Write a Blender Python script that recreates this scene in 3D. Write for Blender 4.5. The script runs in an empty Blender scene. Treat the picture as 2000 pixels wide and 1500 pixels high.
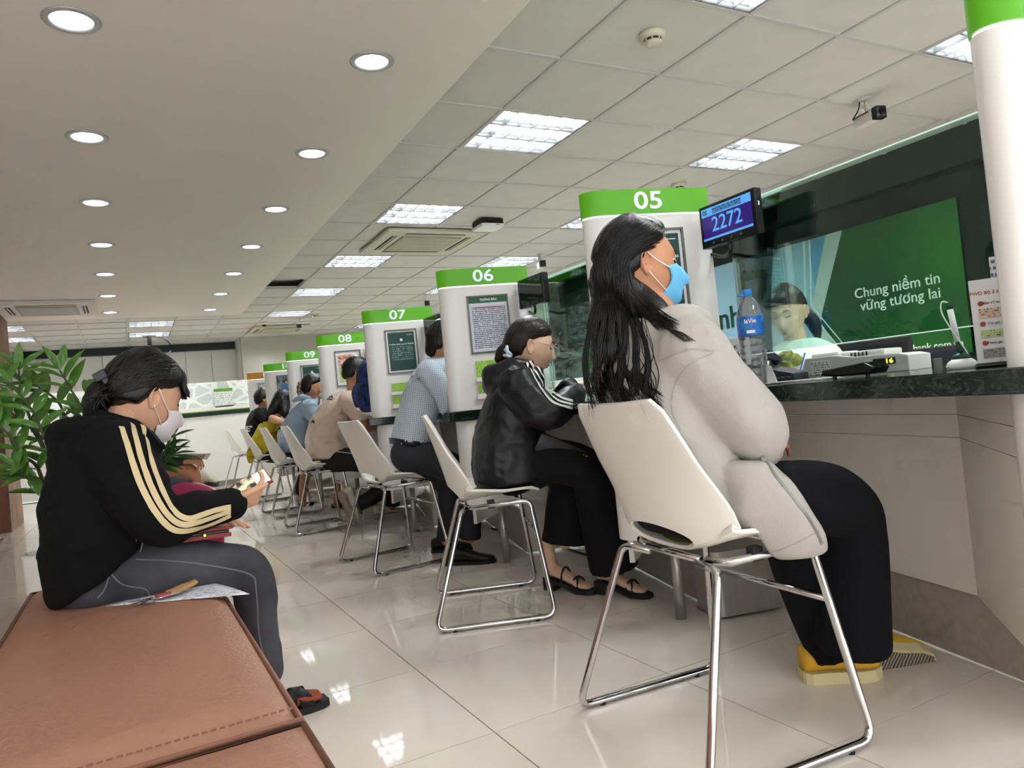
import bpy, bmesh, math, random
import numpy as np
from mathutils import Vector, Matrix
from mathutils.bvhtree import BVHTree
from mathutils.geometry import delaunay_2d_cdt
random.seed(7); np.random.seed(7)
R = math.radians
C = bpy.context.scene.collection
# ------------------------------------------------------------------ camera
FPX = 1412.4
YAW, PIT, ROL = 0.4929, 0.0211, -0.0995
CAM = np.array([0.0, 0.0, 0.892])
def _basis():
    cy, sy, cp, sp = math.cos(YAW), math.sin(YAW), math.cos(PIT), math.sin(PIT)
    f = np.array([sy*cp, cy*cp, sp]); r0 = np.array([cy, -sy, 0.0]); u0 = np.cross(r0, f)
    return math.cos(ROL)*r0+math.sin(ROL)*u0, math.cos(ROL)*u0-math.sin(ROL)*r0, f
BR, BU, BF = _basis()
cam_d = bpy.data.cameras.new('camera'); cam_d.sensor_width = 36; cam_d.lens = FPX/2000*36
cam_d.clip_start = .02; cam_d.clip_end = 100
cam = bpy.data.objects.new('camera', cam_d); C.objects.link(cam)
m = Matrix(((BR[0], BU[0], -BF[0], CAM[0]), (BR[1], BU[1], -BF[1], CAM[1]), (BR[2], BU[2], -BF[2], CAM[2]), (0, 0, 0, 1)))
cam.matrix_world = m
bpy.context.scene.camera = cam
# ------------------------------------------------------------------ world / exposure
w = bpy.data.worlds.new('world'); bpy.context.scene.world = w; w.use_nodes = True
w.node_tree.nodes['Background'].inputs[0].default_value = (.96, .98, 1.0, 1)
w.node_tree.nodes['Background'].inputs[1].default_value = 1.05
vs = bpy.context.scene.view_settings
vs.view_transform = 'Standard'; vs.look = 'None'; vs.gamma = 1; vs.use_curve_mapping = False
vs.exposure = 1.32
bpy.context.scene.cycles.max_bounces = 5
bpy.context.scene.cycles.adaptive_threshold = .08
bpy.context.scene.cycles.adaptive_min_samples = 12
bpy.context.scene.cycles.caustics_reflective = False
bpy.context.scene.cycles.caustics_refractive = False
bpy.context.scene.cycles.use_denoising = True
TUBE = 85.0     # strength of the ceiling tubes
DOWN = 170.0     # strength of the downlights
# ------------------------------------------------------------------ measuring helpers (photo frame 2000x1500)
def ray(x, y): return BF + BR*(x-1000)/FPX - BU*(y-750)/FPX
def at_z(x, y, z): d = ray(x, y); return CAM + d*(z-CAM[2])/d[2]
def at_x(x, y, X): d = ray(x, y); return CAM + d*X/d[0]
def at_y(x, y, Y): d = ray(x, y); return CAM + d*Y/d[1]
FH = BF[:2]/np.linalg.norm(BF[:2])
def at_d(x, y, dd): d = ray(x, y); return CAM + d*dd/(d[:2]@FH)
def V3(p): return Vector((float(p[0]), float(p[1]), float(p[2])))
# ------------------------------------------------------------------ materials
MATS = {}
def srgb(h):
    if isinstance(h, str):
        h = h.lstrip('#'); c = [int(h[i:i+2], 16)/255 for i in (0, 2, 4)]
    else: c = h
    return tuple(((v/12.92) if v <= .04045 else ((v+.055)/1.055)**2.4) for v in c)
def mat(name, col, rough=.5, metal=0.0, emit=0.0, ecol=None, spec=.5, noise=0.0, nscale=8.0, bump=0.0, bscale=60.0, coat=0.0, sheen=0.0, trans=0.0, ior=1.45, alpha=1.0, sss=0.0, stretch=None):
    if name in MATS: return MATS[name]
    mm = bpy.data.materials.new(name); mm.use_nodes = True; nt = mm.node_tree; N = nt.nodes; L = nt.links
    b = N['Principled BSDF']; c = srgb(col)
    b.inputs['Base Color'].default_value = (*c, 1); b.inputs['Roughness'].default_value = rough; b.inputs['Metallic'].default_value = metal
    b.inputs['Specular IOR Level'].default_value = spec; b.inputs['IOR'].default_value = ior
    b.inputs['Coat Weight'].default_value = coat; b.inputs['Sheen Weight'].default_value = sheen
    b.inputs['Transmission Weight'].default_value = trans; b.inputs['Alpha'].default_value = alpha
    if sss: b.inputs['Subsurface Weight'].default_value = sss; b.inputs['Subsurface Radius'].default_value = (.02, .008, .004); b.inputs['Subsurface Scale'].default_value = .4
    if emit:
        b.inputs['Emission Color'].default_value = (*srgb(ecol or col), 1); b.inputs['Emission Strength'].default_value = emit
    if noise or bump:
        tc = N.new('ShaderNodeTexCoord'); src = tc.outputs['Object']
        if stretch:
            mp = N.new('ShaderNodeMapping'); mp.inputs['Scale'].default_value = stretch; L.new(src, mp.inputs[0]); src = mp.outputs[0]
    if noise:
        nz = N.new('ShaderNodeTexNoise'); nz.inputs['Scale'].default_value = nscale; nz.inputs['Detail'].default_value = 6; L.new(src, nz.inputs['Vector'])
        rp = N.new('ShaderNodeMapRange'); rp.inputs[1].default_value = .3; rp.inputs[2].default_value = .7; rp.inputs[3].default_value = 1-noise; rp.inputs[4].default_value = 1+noise
        L.new(nz.outputs['Fac'], rp.inputs[0])
        mx = N.new('ShaderNodeVectorMath'); mx.operation = 'SCALE'; mx.inputs[0].default_value = c; L.new(rp.outputs[0], mx.inputs['Scale'])
        L.new(mx.outputs[0], b.inputs['Base Color'])
    if bump:
        nb = N.new('ShaderNodeTexNoise'); nb.inputs['Scale'].default_value = bscale; nb.inputs['Detail'].default_value = 4; L.new(src, nb.inputs['Vector'])
        bp = N.new('ShaderNodeBump'); bp.inputs['Strength'].default_value = bump; bp.inputs['Distance'].default_value = .01; L.new(nb.outputs['Fac'], bp.inputs['Height']); L.new(bp.outputs[0], b.inputs['Normal'])
    MATS[name] = mm; return mm
def mix_mat(name, c1, c2, kind='noise', scale=5.0, rough=.4, lo=.4, hi=.6, metal=0, detail=6, stretch=None, spec=.5, dist=0.0, emit=0.0, coat=0.0, bump=0.0):
    """two colours mixed by a noise / wave / voronoi pattern in object space"""
    if name in MATS: return MATS[name]
    mm = bpy.data.materials.new(name); mm.use_nodes = True; nt = mm.node_tree; N = nt.nodes; L = nt.links; b = N['Principled BSDF']
    tc = N.new('ShaderNodeTexCoord'); src = tc.outputs['Object']
    if stretch:
        mp = N.new('ShaderNodeMapping'); mp.inputs['Scale'].default_value = stretch; L.new(src, mp.inputs[0]); src = mp.outputs[0]
    if kind == 'noise': t = N.new('ShaderNodeTexNoise'); t.inputs['Detail'].default_value = detail; t.inputs['Distortion'].default_value = dist; o = 'Fac'
    elif kind == 'wave': t = N.new('ShaderNodeTexWave'); t.inputs['Distortion'].default_value = dist; t.inputs['Detail'].default_value = detail; o = 'Fac'
    elif kind == 'voronoi': t = N.new('ShaderNodeTexVoronoi'); t.feature = 'DISTANCE_TO_EDGE'; o = 'Distance'
    t.inputs['Scale'].default_value = scale; L.new(src, t.inputs['Vector'])
    rp = N.new('ShaderNodeMapRange'); rp.inputs[1].default_value = lo; rp.inputs[2].default_value = hi; L.new(t.outputs[o], rp.inputs[0])
    mx = N.new('ShaderNodeMix'); mx.data_type = 'RGBA'; mx.inputs[6].default_value = (*srgb(c1), 1); mx.inputs[7].default_value = (*srgb(c2), 1)
    L.new(rp.outputs[0], mx.inputs[0]); L.new(mx.outputs[2], b.inputs['Base Color'])
    if emit: L.new(mx.outputs[2], b.inputs['Emission Color']); b.inputs['Emission Strength'].default_value = emit
    b.inputs['Roughness'].default_value = rough; b.inputs['Metallic'].default_value = metal; b.inputs['Specular IOR Level'].default_value = spec; b.inputs['Coat Weight'].default_value = coat
    if bump:
        bp = N.new('ShaderNodeBump'); bp.inputs['Strength'].default_value = bump; bp.inputs['Distance'].default_value = .004; L.new(t.outputs[o], bp.inputs['Height']); L.new(bp.outputs[0], b.inputs['Normal'])
    MATS[name] = mm; return mm
def print_mat(name, paper, ink, lines=60.0, wscale=160.0, dens=.5, rough=.4, axis='Z', haxis='X'):
    """small unreadable print: rows of ink dashes across the sheet (object space)"""
    if name in MATS: return MATS[name]
    mm = bpy.data.materials.new(name); mm.use_nodes = True; nt = mm.node_tree; N = nt.nodes; L = nt.links; b = N['Principled BSDF']
    tc = N.new('ShaderNodeTexCoord'); sp = N.new('ShaderNodeSeparateXYZ'); L.new(tc.outputs['Object'], sp.inputs[0])
    ml = N.new('ShaderNodeMath'); ml.operation = 'MULTIPLY'; ml.inputs[1].default_value = lines; L.new(sp.outputs[axis], ml.inputs[0])
    fr = N.new('ShaderNodeMath'); fr.operation = 'FRACT'; L.new(ml.outputs[0], fr.inputs[0])
    gt = N.new('ShaderNodeMath'); gt.operation = 'GREATER_THAN'; gt.inputs[1].default_value = .5; L.new(fr.outputs[0], gt.inputs[0])
    fl = N.new('ShaderNodeMath'); fl.operation = 'FLOOR'; L.new(ml.outputs[0], fl.inputs[0])
    cb = N.new('ShaderNodeCombineXYZ'); mh = N.new('ShaderNodeMath'); mh.operation = 'MULTIPLY'; mh.inputs[1].default_value = wscale; L.new(sp.outputs[haxis], mh.inputs[0])
    L.new(mh.outputs[0], cb.inputs[0]); fm = N.new('ShaderNodeMath'); fm.operation = 'MULTIPLY'; fm.inputs[1].default_value = 7.31; L.new(fl.outputs[0], fm.inputs[0]); L.new(fm.outputs[0], cb.inputs[1])
    nz = N.new('ShaderNodeTexNoise'); nz.inputs['Scale'].default_value = 1.0; nz.inputs['Detail'].default_value = 1; L.new(cb.outputs[0], nz.inputs['Vector'])
    g2 = N.new('ShaderNodeMath'); g2.operation = 'GREATER_THAN'; g2.inputs[1].default_value = 1-dens; L.new(nz.outputs['Fac'], g2.inputs[0])
    an = N.new('ShaderNodeMath'); an.operation = 'MULTIPLY'; L.new(gt.outputs[0], an.inputs[0]); L.new(g2.outputs[0], an.inputs[1])
    mx = N.new('ShaderNodeMix'); mx.data_type = 'RGBA'; mx.inputs[6].default_value = (*srgb(paper), 1); mx.inputs[7].default_value = (*srgb(ink), 1)
    L.new(an.outputs[0], mx.inputs[0]); L.new(mx.outputs[2], b.inputs['Base Color']); b.inputs['Roughness'].default_value = rough
    MATS[name] = mm; return mm
def glass_mat(name, col, rough=0.0, refl=.08, op=.0):
    """thin pane: mostly clear with a fresnel-like mirror share"""
    if name in MATS: return MATS[name]
    mm = bpy.data.materials.new(name); mm.use_nodes = True; nt = mm.node_tree; N = nt.nodes; L = nt.links
    N.remove(N['Principled BSDF']); out = N['Material Output']
    t = N.new('ShaderNodeBsdfTransparent'); t.inputs[0].default_value = (*srgb(col), 1)
    g = N.new('ShaderNodeBsdfGlossy'); g.inputs['Roughness'].default_value = rough; g.inputs[0].default_value = (1, 1, 1, 1)
    lw = N.new('ShaderNodeFresnel'); lw.inputs[0].default_value = 1.5
    md = N.new('ShaderNodeMath'); md.operation = 'MULTIPLY'; md.inputs[1].default_value = refl/.08; L.new(lw.outputs[0], md.inputs[0])
    mx = N.new('ShaderNodeMixShader'); L.new(md.outputs[0], mx.inputs[0]); L.new(t.outputs[0], mx.inputs[1]); L.new(g.outputs[0], mx.inputs[2])
    last = mx
    if op:
        d = N.new('ShaderNodeBsdfDiffuse'); d.inputs[0].default_value = (*srgb(col), 1); m2 = N.new('ShaderNodeMixShader'); m2.inputs[0].default_value = op
        L.new(mx.outputs[0], m2.inputs[1]); L.new(d.outputs[0], m2.inputs[2]); last = m2
    L.new(last.outputs[0], out.inputs[0]); MATS[name] = mm; return mm
# ------------------------------------------------------------------ mesh helpers
def wm(o):
    M = o.matrix_basis.copy()
    while o.parent: o = o.parent; M = o.matrix_basis @ M
    return M
class MB:
    """collects shapes, then becomes ONE mesh object"""
    def __init__(s): s.v = []; s.f = []; s.off = 0
    def add(s, V, F):
        k = len(s.v); s.v += [tuple(map(float, p)) for p in V]; s.f += [tuple(i+k for i in q) for q in F]; return s
    def box(s, x0, x1, y0, y1, z0, z1, bev=0.0):
        if bev:
            bm = bmesh.new(); bmesh.ops.create_cube(bm, size=1)
            for v in bm.verts: v.co = Vector(((x0+x1)/2+v.co.x*(x1-x0), (y0+y1)/2+v.co.y*(y1-y0), (z0+z1)/2+v.co.z*(z1-z0)))
            bmesh.ops.bevel(bm, geom=bm.edges[:], offset=bev, segments=2, affect='EDGES', profile=.7)
            return s.bm(bm)
        V = [(x0, y0, z0), (x1, y0, z0), (x1, y1, z0), (x0, y1, z0), (x0, y0, z1), (x1, y0, z1), (x1, y1, z1), (x0, y1, z1)]
        return s.add(V, [(3, 2, 1, 0), (4, 5, 6, 7), (0, 1, 5, 4), (1, 2, 6, 5), (2, 3, 7, 6), (3, 0, 4, 7)])
    def bm(s, bm):
        bm.verts.ensure_lookup_table(); bm.verts.index_update(); s.add([v.co[:] for v in bm.verts], [[v.index for v in f.verts] for f in bm.faces]); bm.free(); return s
    def prism(s, poly, z0, z1):
        n = len(poly); V = [(p[0], p[1], z0) for p in poly]+[(p[0], p[1], z1) for p in poly]
        F = [tuple(range(n-1, -1, -1)), tuple(range(n, 2*n))]+[(i, (i+1) % n, n+(i+1) % n, n+i) for i in range(n)]
        return s.add(V, F)
    def lathe(s, prof, n=20, c=(0, 0, 0), axis='z', a0=0.0):
        V = []; F = []
        for (r, z) in prof:
            for k in range(n):
                a = 2*math.pi*k/n+a0; p = (r*math.cos(a), r*math.sin(a), z)
                if axis == 'x': p = (p[2], p[0], p[1])
                if axis == 'y': p = (p[0], p[2], p[1])
                V.append((p[0]+c[0], p[1]+c[1], p[2]+c[2]))
        for i in range(len(prof)-1):
            for k in range(n): F.append((i*n+k, i*n+(k+1) % n, (i+1)*n+(k+1) % n, (i+1)*n+k))
        if prof[0][0] > 1e-6: F.append(tuple(range(n-1, -1, -1)))
        if prof[-1][0] > 1e-6: F.append(tuple((len(prof)-1)*n+k for k in range(n)))
        return s.add(V, F)
    def tube(s, pts, r, n=8, caps=True, flat=None, up=(0, 0, 1)):
        """round tube through points; r number or list; flat=(a,b) scales the two axes"""
        P = [np.array(p, float) for p in pts]; m_ = len(P); rr = r if hasattr(r, '__len__') else [r]*m_
        V = []; F = []; T = [None]*m_
        for i in range(m_):
            t = P[min(i+1, m_-1)]-P[max(i-1, 0)]; T[i] = t/(np.linalg.norm(t)+1e-9)
        u = np.array(up, float)
        if abs(T[0]@u) > .95: u = np.array((1., 0, 0))
        a = np.cross(T[0], u); a /= np.linalg.norm(a)
        for i in range(m_):
            a = a-T[i]*(a@T[i]); a /= np.linalg.norm(a)+1e-9; b = np.cross(T[i], a)
            fa, fb = flat or (1, 1)
            for k in range(n):
                q = 2*math.pi*k/n; V.append(P[i]+a*rr[i]*fa*math.cos(q)+b*rr[i]*fb*math.sin(q))
        for i in range(m_-1):
            for k in range(n): F.append((i*n+k, i*n+(k+1) % n, (i+1)*n+(k+1) % n, (i+1)*n+k))
        if caps: F += [tuple(range(n-1, -1, -1)), tuple((m_-1)*n+k for k in range(n))]
        return s.add(V, F)
    def ell(s, c, r, M=None, n=16, mm=10):
        V = []; F = []; c = np.array(c, float); M = np.eye(3) if M is None else np.array(M, float)
        for i in range(mm+1):
            t = math.pi*i/mm
            for k in range(n):
                q = 2*math.pi*k/n; p = np.array((math.sin(t)*math.cos(q)*r[0], math.sin(t)*math.sin(q)*r[1], math.cos(t)*r[2])); V.append(c+M@p)
        for i in range(mm):
            for k in range(n): F.append((i*n+k, (i+1)*n+k, (i+1)*n+(k+1) % n, i*n+(k+1) % n))
        return s.add(V, F)
    def build(s, name, m, parent=None, world=False, smooth=False, auto=None, bev=0.0, weld=False):
        V = s.v
        if world and parent is not None:
            Mi = wm(parent).inverted(); V = [(Mi @ Vector(p))[:] for p in V]
        me = bpy.data.meshes.new(name); me.from_pydata(V, [], s.f)
        bm = bmesh.new(); bm.from_mesh(me)
        if weld: bmesh.ops.remove_doubles(bm, verts=bm.verts[:], dist=1e-5)
        bmesh.ops.recalc_face_normals(bm, faces=bm.faces[:])
        if bev: bmesh.ops.bevel(bm, geom=[e for e in bm.edges if len(e.link_faces) == 2 and e.calc_face_angle(0) > .5], offset=bev, segments=2, affect='EDGES', profile=.7)
        bm.to_mesh(me); bm.free()
        return link(name, me, m, parent, smooth, auto)
def link(name, me, m, parent=None, smooth=False, auto=None):
    if m is not None and len(me.materials) == 0: me.materials.append(m)
    if smooth or auto is not None:
        me.shade_smooth()
        if auto is not None: me.set_sharp_from_angle(angle=R(auto))
    o = bpy.data.objects.new(name, me); C.objects.link(o)
    if parent is not None: o.parent = parent
    return o
def tag(o, label=None, cat=None, group=None, kind=None):
    if label: o['label'] = label
    if cat: o['category'] = cat
    if group: o['group'] = group
    if kind: o['kind'] = kind
    return o
def thing(name, label, cat, loc=(0, 0, 0), rz=0.0, group=None):
    o = bpy.data.objects.new(name, None); C.objects.link(o); o.empty_display_size = .1
    o.location = tuple(map(float, loc)); o.rotation_euler = (0, 0, rz); return tag(o, label, cat, group)
def struct(o): o['kind'] = 'structure'; return o
def instance(src, parent, loc=(0, 0, 0), name=None):
    o = src.copy(); C.objects.link(o); o.parent = parent; o.location = loc
    if name: o.name = name
    return o
def copy_tree(o, parent=None):
    c = o.copy(); C.objects.link(c)
    if parent is not None: c.parent = parent
    for ch in list(o.children): copy_tree(ch, c)
    return c
def text(name, s, size, m, parent, M, ext=.0006, off=0.0, align='CENTER', sx=1.0):
    """flat lettering as a mesh; M = 4x4 placing the text plane (x right, y up) in parent space"""
    cu = bpy.data.curves.new(name, 'FONT'); cu.body = s; cu.size = size; cu.extrude = ext; cu.offset = off; cu.align_x = align; cu.align_y = 'CENTER'; cu.resolution_u = 3
    t = bpy.data.objects.new(name, cu); C.objects.link(t)
    dg = bpy.context.evaluated_depsgraph_get(); me = bpy.data.meshes.new_from_object(t.evaluated_get(dg))
    bpy.data.objects.remove(t); bpy.data.curves.remove(cu)
    me.transform(Matrix(M) @ Matrix.Diagonal((sx, 1, 1, 1))); me.materials.clear()
    return link(name, me, m, parent)
def frame_M(o, x, y):
    """4x4 with origin o, x axis, y axis"""
    x = Vector(x).normalized(); y = Vector(y).normalized(); z = x.cross(y)
    return Matrix(((x[0], y[0], z[0], o[0]), (x[1], y[1], z[1], o[1]), (x[2], y[2], z[2], o[2]), (0, 0, 0, 1)))
def catmull(pts, n=6):
    P = [np.array(p, float) for p in pts]; out = []
    for i in range(len(P)-1):
        a, b, c, d = P[max(i-1, 0)], P[i], P[i+1], P[min(i+2, len(P)-1)]
        for k in range(n):
            t = k/n; out.append(.5*((2*b)+(c-a)*t+(2*a-5*b+4*c-d)*t*t+(3*b-a-3*c+d)*t**3))
    out.append(P[-1]); return out
# ================================================================== STRUCTURE
CEIL = 2.46; TS = .5998; FX0, FY0 = .812, 1.809
E1 = np.array((.9636, -.2672, 0.)); E2 = np.array((.2672, .9636, 0.)); ANG = math.atan2(-.2672, .9636)
KY = {n: 2.18+(n-5)*1.433 for n in range(4, 12)}
SLAB = .855
# --- floor
m_grout = mat('grout dark', '#4d463d', .7)
m_tile = mat('polished porcelain', '#e9e0d4', .04, noise=.03, nscale=3.0, spec=.55)
fl = struct(MB().box(-3.4, 6.2, -1.6, 14.2, -.06, -.0035).build('floor', m_grout))
tb = MB().box(-TS/2+.0018, TS/2-.0018, -TS/2+.0018, TS/2-.0018, -.008, 0).build('floor_tile', m_tile, fl)
first = True
near = []; far = MB()
for i in range(-7, 9):
    for j in range(-5, 21):
        cx, cy = FX0+(i+.5)*TS, FY0+(j+.5)*TS
        if cx < -3.35 or cx > 6.1 or cy < -1.5 or cy > 14.1: continue
        dv = np.array((cx, cy, 0))-CAM; zz = dv@BF; vis = zz > .2
        if vis:
            px = 1000+FPX*(dv@BR)/zz; py = 750-FPX*(dv@BU)/zz; vis = -300 < px < 2300 and py < 2000
        if vis and cx < 2.6: near.append((cx, cy))
        else: far.box(cx-TS/2+.0013, cx+TS/2-.0013, cy-TS/2+.0013, cy+TS/2-.0013, -.008, 0)
for k, (cx, cy) in enumerate(near):
    if k == 0: tb.location = (cx, cy, 0)
    else: instance(tb, fl, (cx, cy, 0))
far.build('floor_tile_field', m_tile, fl)['kind'] = 'stuff'
# --- ceiling: grid part
m_ctile = mat('mineral fibre tile', '#c9c6bf', .9, noise=.03, nscale=5, bump=.06, bscale=220)
m_tee = mat('white painted tee', '#bcbab4', .6)
m_gyp = mat('painted gypsum', '#e4ddd4', .85, noise=.01, nscale=2)
ce = struct(MB().box(-3.4, 6.2, -1.6, 14.2, CEIL+.10, CEIL+.14).build('ceiling', m_ctile))
CX0, CY0, CD = 1.9299, 2.7863, .5931
GX = 1.53; GY = 10.62
lights = [(0, r) for r in range(-8, 17, 3) if True] + [(3, r) for r in range(-8, 17, 3)]
light_cells = {(0, r+1) for r in range(-9, 18, 3)} | {(3, r+1) for r in range(-9, 18, 3)}
back_cells = {(-3, 14), (-3, 16), (-6, 14), (-6, 16)}
AC_CELLS = {(0, 5), (0, 6)}
ajar = (-1, 9)
xs = lambda i: CX0+.6*i
ys = lambda j: CY0+CD*j
ctm = MB().box(-.3+.004, .3-.004, -CD/2+.004, CD/2-.004, -.0, .012).build('ceiling_tile', m_ctile, ce)
used = False
for i in range(-9, 7):
    for j in range(-7, 19):
        if xs(i)+.3 < GX and ys(j)+.3 < GY: continue
        if (i, j) in light_cells or (i, j) in back_cells: continue
        if xs(i) > 5.2 or xs(i) < -3.3: continue
        x0 = xs(i); 
        loc = (x0+.3, ys(j)+CD/2, CEIL+.004)
        if i == -1 and ys(j) < GY-.2:    # cut tile at the gypsum edge
            t = MB().box(GX+.002, xs(0)-.004, ys(j)+.004, ys(j+1)-.004, CEIL+.004, CEIL+.016).build('ceiling_tile', m_ctile, ce)
            if (i, j) == ajar: t.rotation_euler = (R(2.2), R(-2.5), 0); t.location = (.02, 0, .04+.22)
            continue
        if not used: ctm.location = loc; used = True
        else: instance(ctm, ce, loc)
tee = MB().box(-.012, .012, -8, 8, -.002, .03)
for i in range(-9, 7):
    x = xs(i)
    y0 = -1.6 if x > GX else GY
    if x > 5.25: continue
    MB().box(x-.011, x+.011, y0, 14.1, CEIL-.0035, CEIL+.03).build('ceiling_tee', m_tee, ce)
for j in range(-7, 20):
    y = ys(j); x0 = GX if y < GY else -3.4
    MB().box(x0, 5.25, y-.011, y+.011, CEIL-.003, CEIL+.03).build('ceiling_tee', m_tee, ce)
# --- gypsum part with round openings for the downlights
DLX = (-.06, 1.085); DLY = [3.03+1.178*k for k in range(-3, 7)]
DL = [(x, y) for y in DLY for x in DLX] + [(-1.2, y) for y in DLY[:7] if y > 8.5 or y < 2.5]
pts = []; edges = []; HR = .078
def loop(P):
    k = len(pts); pts.extend(Vector(p) for p in P); edges.extend((k+a, k+(a+1) % len(P)) for a in range(len(P)))
loop([(-3.4, -1.6), (GX, -1.6), (GX, GY), (-3.4, GY)])
holes = DL
for (x, y) in holes: loop([(x+HR*math.cos(2*math.pi*k/28), y+HR*math.sin(2*math.pi*k/28)) for k in range(28)])
r_ = delaunay_2d_cdt(pts, edges, [], 3 if False else 4, 1e-5) if False else delaunay_2d_cdt(pts, edges, [], 0, 1e-5)
VV = [tuple(v) for v in r_[0]]; FF = []
for f in r_[2]:
    cx = sum(VV[i][0] for i in f)/3; cy = sum(VV[i][1] for i in f)/3
    if any((cx-x)**2+(cy-y)**2 < (HR*.96)**2 for x, y in holes): continue
    FF.append(f)
GZ = CEIL-.012
g = MB().add([(x, y, GZ) for x, y in VV], FF)
g.add([(GX, -1.6, GZ), (GX, GY, GZ), (GX, GY, CEIL+.1), (GX, -1.6, CEIL+.1)], [(0, 1, 2, 3)])
g.add([(-3.4, GY, GZ), (GX, GY, GZ), (GX, GY, CEIL+.1), (-3.4, GY, CEIL+.1)], [(0, 1, 2, 3)])
g.build('gypsum_board', m_gyp, ce)
# --- downlights
m_trim = mat('satin grey trim', '#b9b7b2', .35, metal=.3)
m_dlref = mat('downlight reflector', '#e9f2ff', .2, emit=DOWN*.03, ecol='#dbe9ff')
m_dllamp = mat('downlight lamp', '#ffffff', .4, emit=DOWN*3.2, ecol='#eef5ff')
def downlight(x, y, lab, grp):
    t = thing('downlight', lab, 'ceiling light', (x, y, GZ), 0, grp)
    return t
dl0 = None
seen = set()
for k, (x, y) in enumerate(DL):
    col_ = 'left row' if abs(x+.06) < .1 else ('right row' if x > 1 else 'row by the wood column')
    vis = y > 2.6
    idx = int(round((y-3.03)/1.178))
    ords = ['nearest', 'second nearest', 'third nearest', 'fourth nearest', 'fifth nearest', 'sixth nearest', 'farthest']
    lab = ('%s round recessed downlight of the %s in the gypsum ceiling' % (ords[idx], col_)) if vis and 0 <= idx < 7 and x > -1 else 'round recessed downlight outside the picture'
    if not vis: lab = 'round recessed downlight in the ceiling above the viewer'
    if x < -1: lab = 'round recessed downlight at the picture edge beside the white cassette air conditioner' if vis else lab
    t = thing('downlight', lab, 'ceiling light', (x, y, GZ), 0, 'gypsum ceiling downlights')
    if dl0 is None:
        a = MB().lathe([(HR-.006, .0), (HR-.004, -.006), (HR+.014, -.005), (HR+.02, -.0005)], 32).build('trim_ring', m_trim, t, smooth=True)
        b = MB().lathe([(HR-.006, -.001), (.062, .03), (.04, .065), (.034, .075)], 32).build('reflector', m_dlref, t, smooth=True)
        c = MB().lathe([(0, .072), (.036, .074)], 24).build('lamp', m_dllamp, t)
        dl0 = (a, b, c)
    else:
        for s_ in dl0: instance(s_, t)
# --- louvre fittings in the grid
m_house = mat('fitting housing', '#9a9d98', .35)
m_tubem = mat('fluorescent tube', '#ffffff', .4, emit=TUBE, ecol='#f8faff')
m_louv = mat('aluminium louvre', '#696b6d', .25, metal=.3, spec=.8)
W2, D2 = .286, CD/2-.014
def make_fitting(t):
    h = MB()
    h.add([(-W2, -D2, 0), (W2, -D2, 0), (W2, D2, 0), (-W2, D2, 0), (-W2+.03, -D2+.02, .085), (W2-.03, -D2+.02, .085), (W2-.03, D2-.02, .085), (-W2+.03, D2-.02, .085)],
          [(0, 1, 5, 4), (1, 2, 6, 5), (2, 3, 7, 6), (3, 0, 4, 7), (4, 5, 6, 7)])
    out = [h.build('housing', m_house, t)]
    for k in range(3):
        y = (k-1)*.185
        out.append(MB().lathe([(.013, -.25), (.013, .25)], 8, (0, y, .055), 'x').build('tube', m_tubem, t))
    for k in range(4):      # long parabolic blades
        y = -D2+.004+k*(2*D2-.008)/3; q = MB()
        for (za, zb, wa, wb) in ((0, .018, .001, .006), (.018, .038, .006, .016)):
            q.add([(-W2, y-wa, za), (W2, y-wa, za), (W2, y-wb, zb), (-W2, y-wb, zb), (-W2, y+wa, za), (W2, y+wa, za), (W2, y+wb, zb), (-W2, y+wb, zb)],
                  [(0, 1, 2, 3), (4, 7, 6, 5), (0, 4, 5, 1)])
        out.append(q.build('long_blade', m_louv, t, smooth=True))
    n = 6
    for k in range(n+1):
        x = -W2+.004+k*(2*W2-.008)/n; q = MB()
        for kk in range(3):
            ya = -D2+.006+kk*(2*D2-.008)/3; yb = ya+(2*D2-.008)/3-.004
            q.add([(x-.002, ya+.002, .002), (x+.002, ya+.002, .002), (x+.010, ya+.012, .036), (x-.010, ya+.012, .036), (x-.002, yb-.002, .002), (x+.002, yb-.002, .002), (x+.010, yb-.012, .036), (x-.010, yb-.012, .036)],
                  [(0, 1, 2, 3), (4, 7, 6, 5), (0, 4, 5, 1), (1, 5, 6, 2), (0, 3, 7, 4)])
        out.append(q.build('cross_blade', m_louv, t))
    return out
fit0 = None
row_names = {-2: 'at the top edge of the picture', 1: 'nearest in full view', 4: 'beside the beige air conditioner', 7: 'just past the beige air conditioner', 10: 'fifth back from the viewer', 13: 'sixth back from the viewer', 16: 'farthest from the viewer'}
for (i, j) in sorted(light_cells | back_cells):
    lane = 'lane by the gypsum edge' if i == 0 else ('lane above the tellers' if i == 3 else 'bay over the far desk')
    r_lab = row_names.get(j, 'above the viewer') if i >= 0 else {(-3, 14): 'nearer of two over the bench', (-3, 16): 'farther of two over the bench', (-6, 14): 'nearer of two by the wood column', (-6, 16): 'farther of two by the wood column'}[(i, j)]
    t = thing('louvre_light', 'louvred square ceiling light, %s, %s' % (lane, r_lab), 'ceiling light', (xs(i)+.3, ys(j)+CD/2, CEIL), 0, 'louvred grid lights')
    if fit0 is None: fit0 = make_fitting(t)
    else:
        for s_ in fit0: instance(s_, t)
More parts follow.
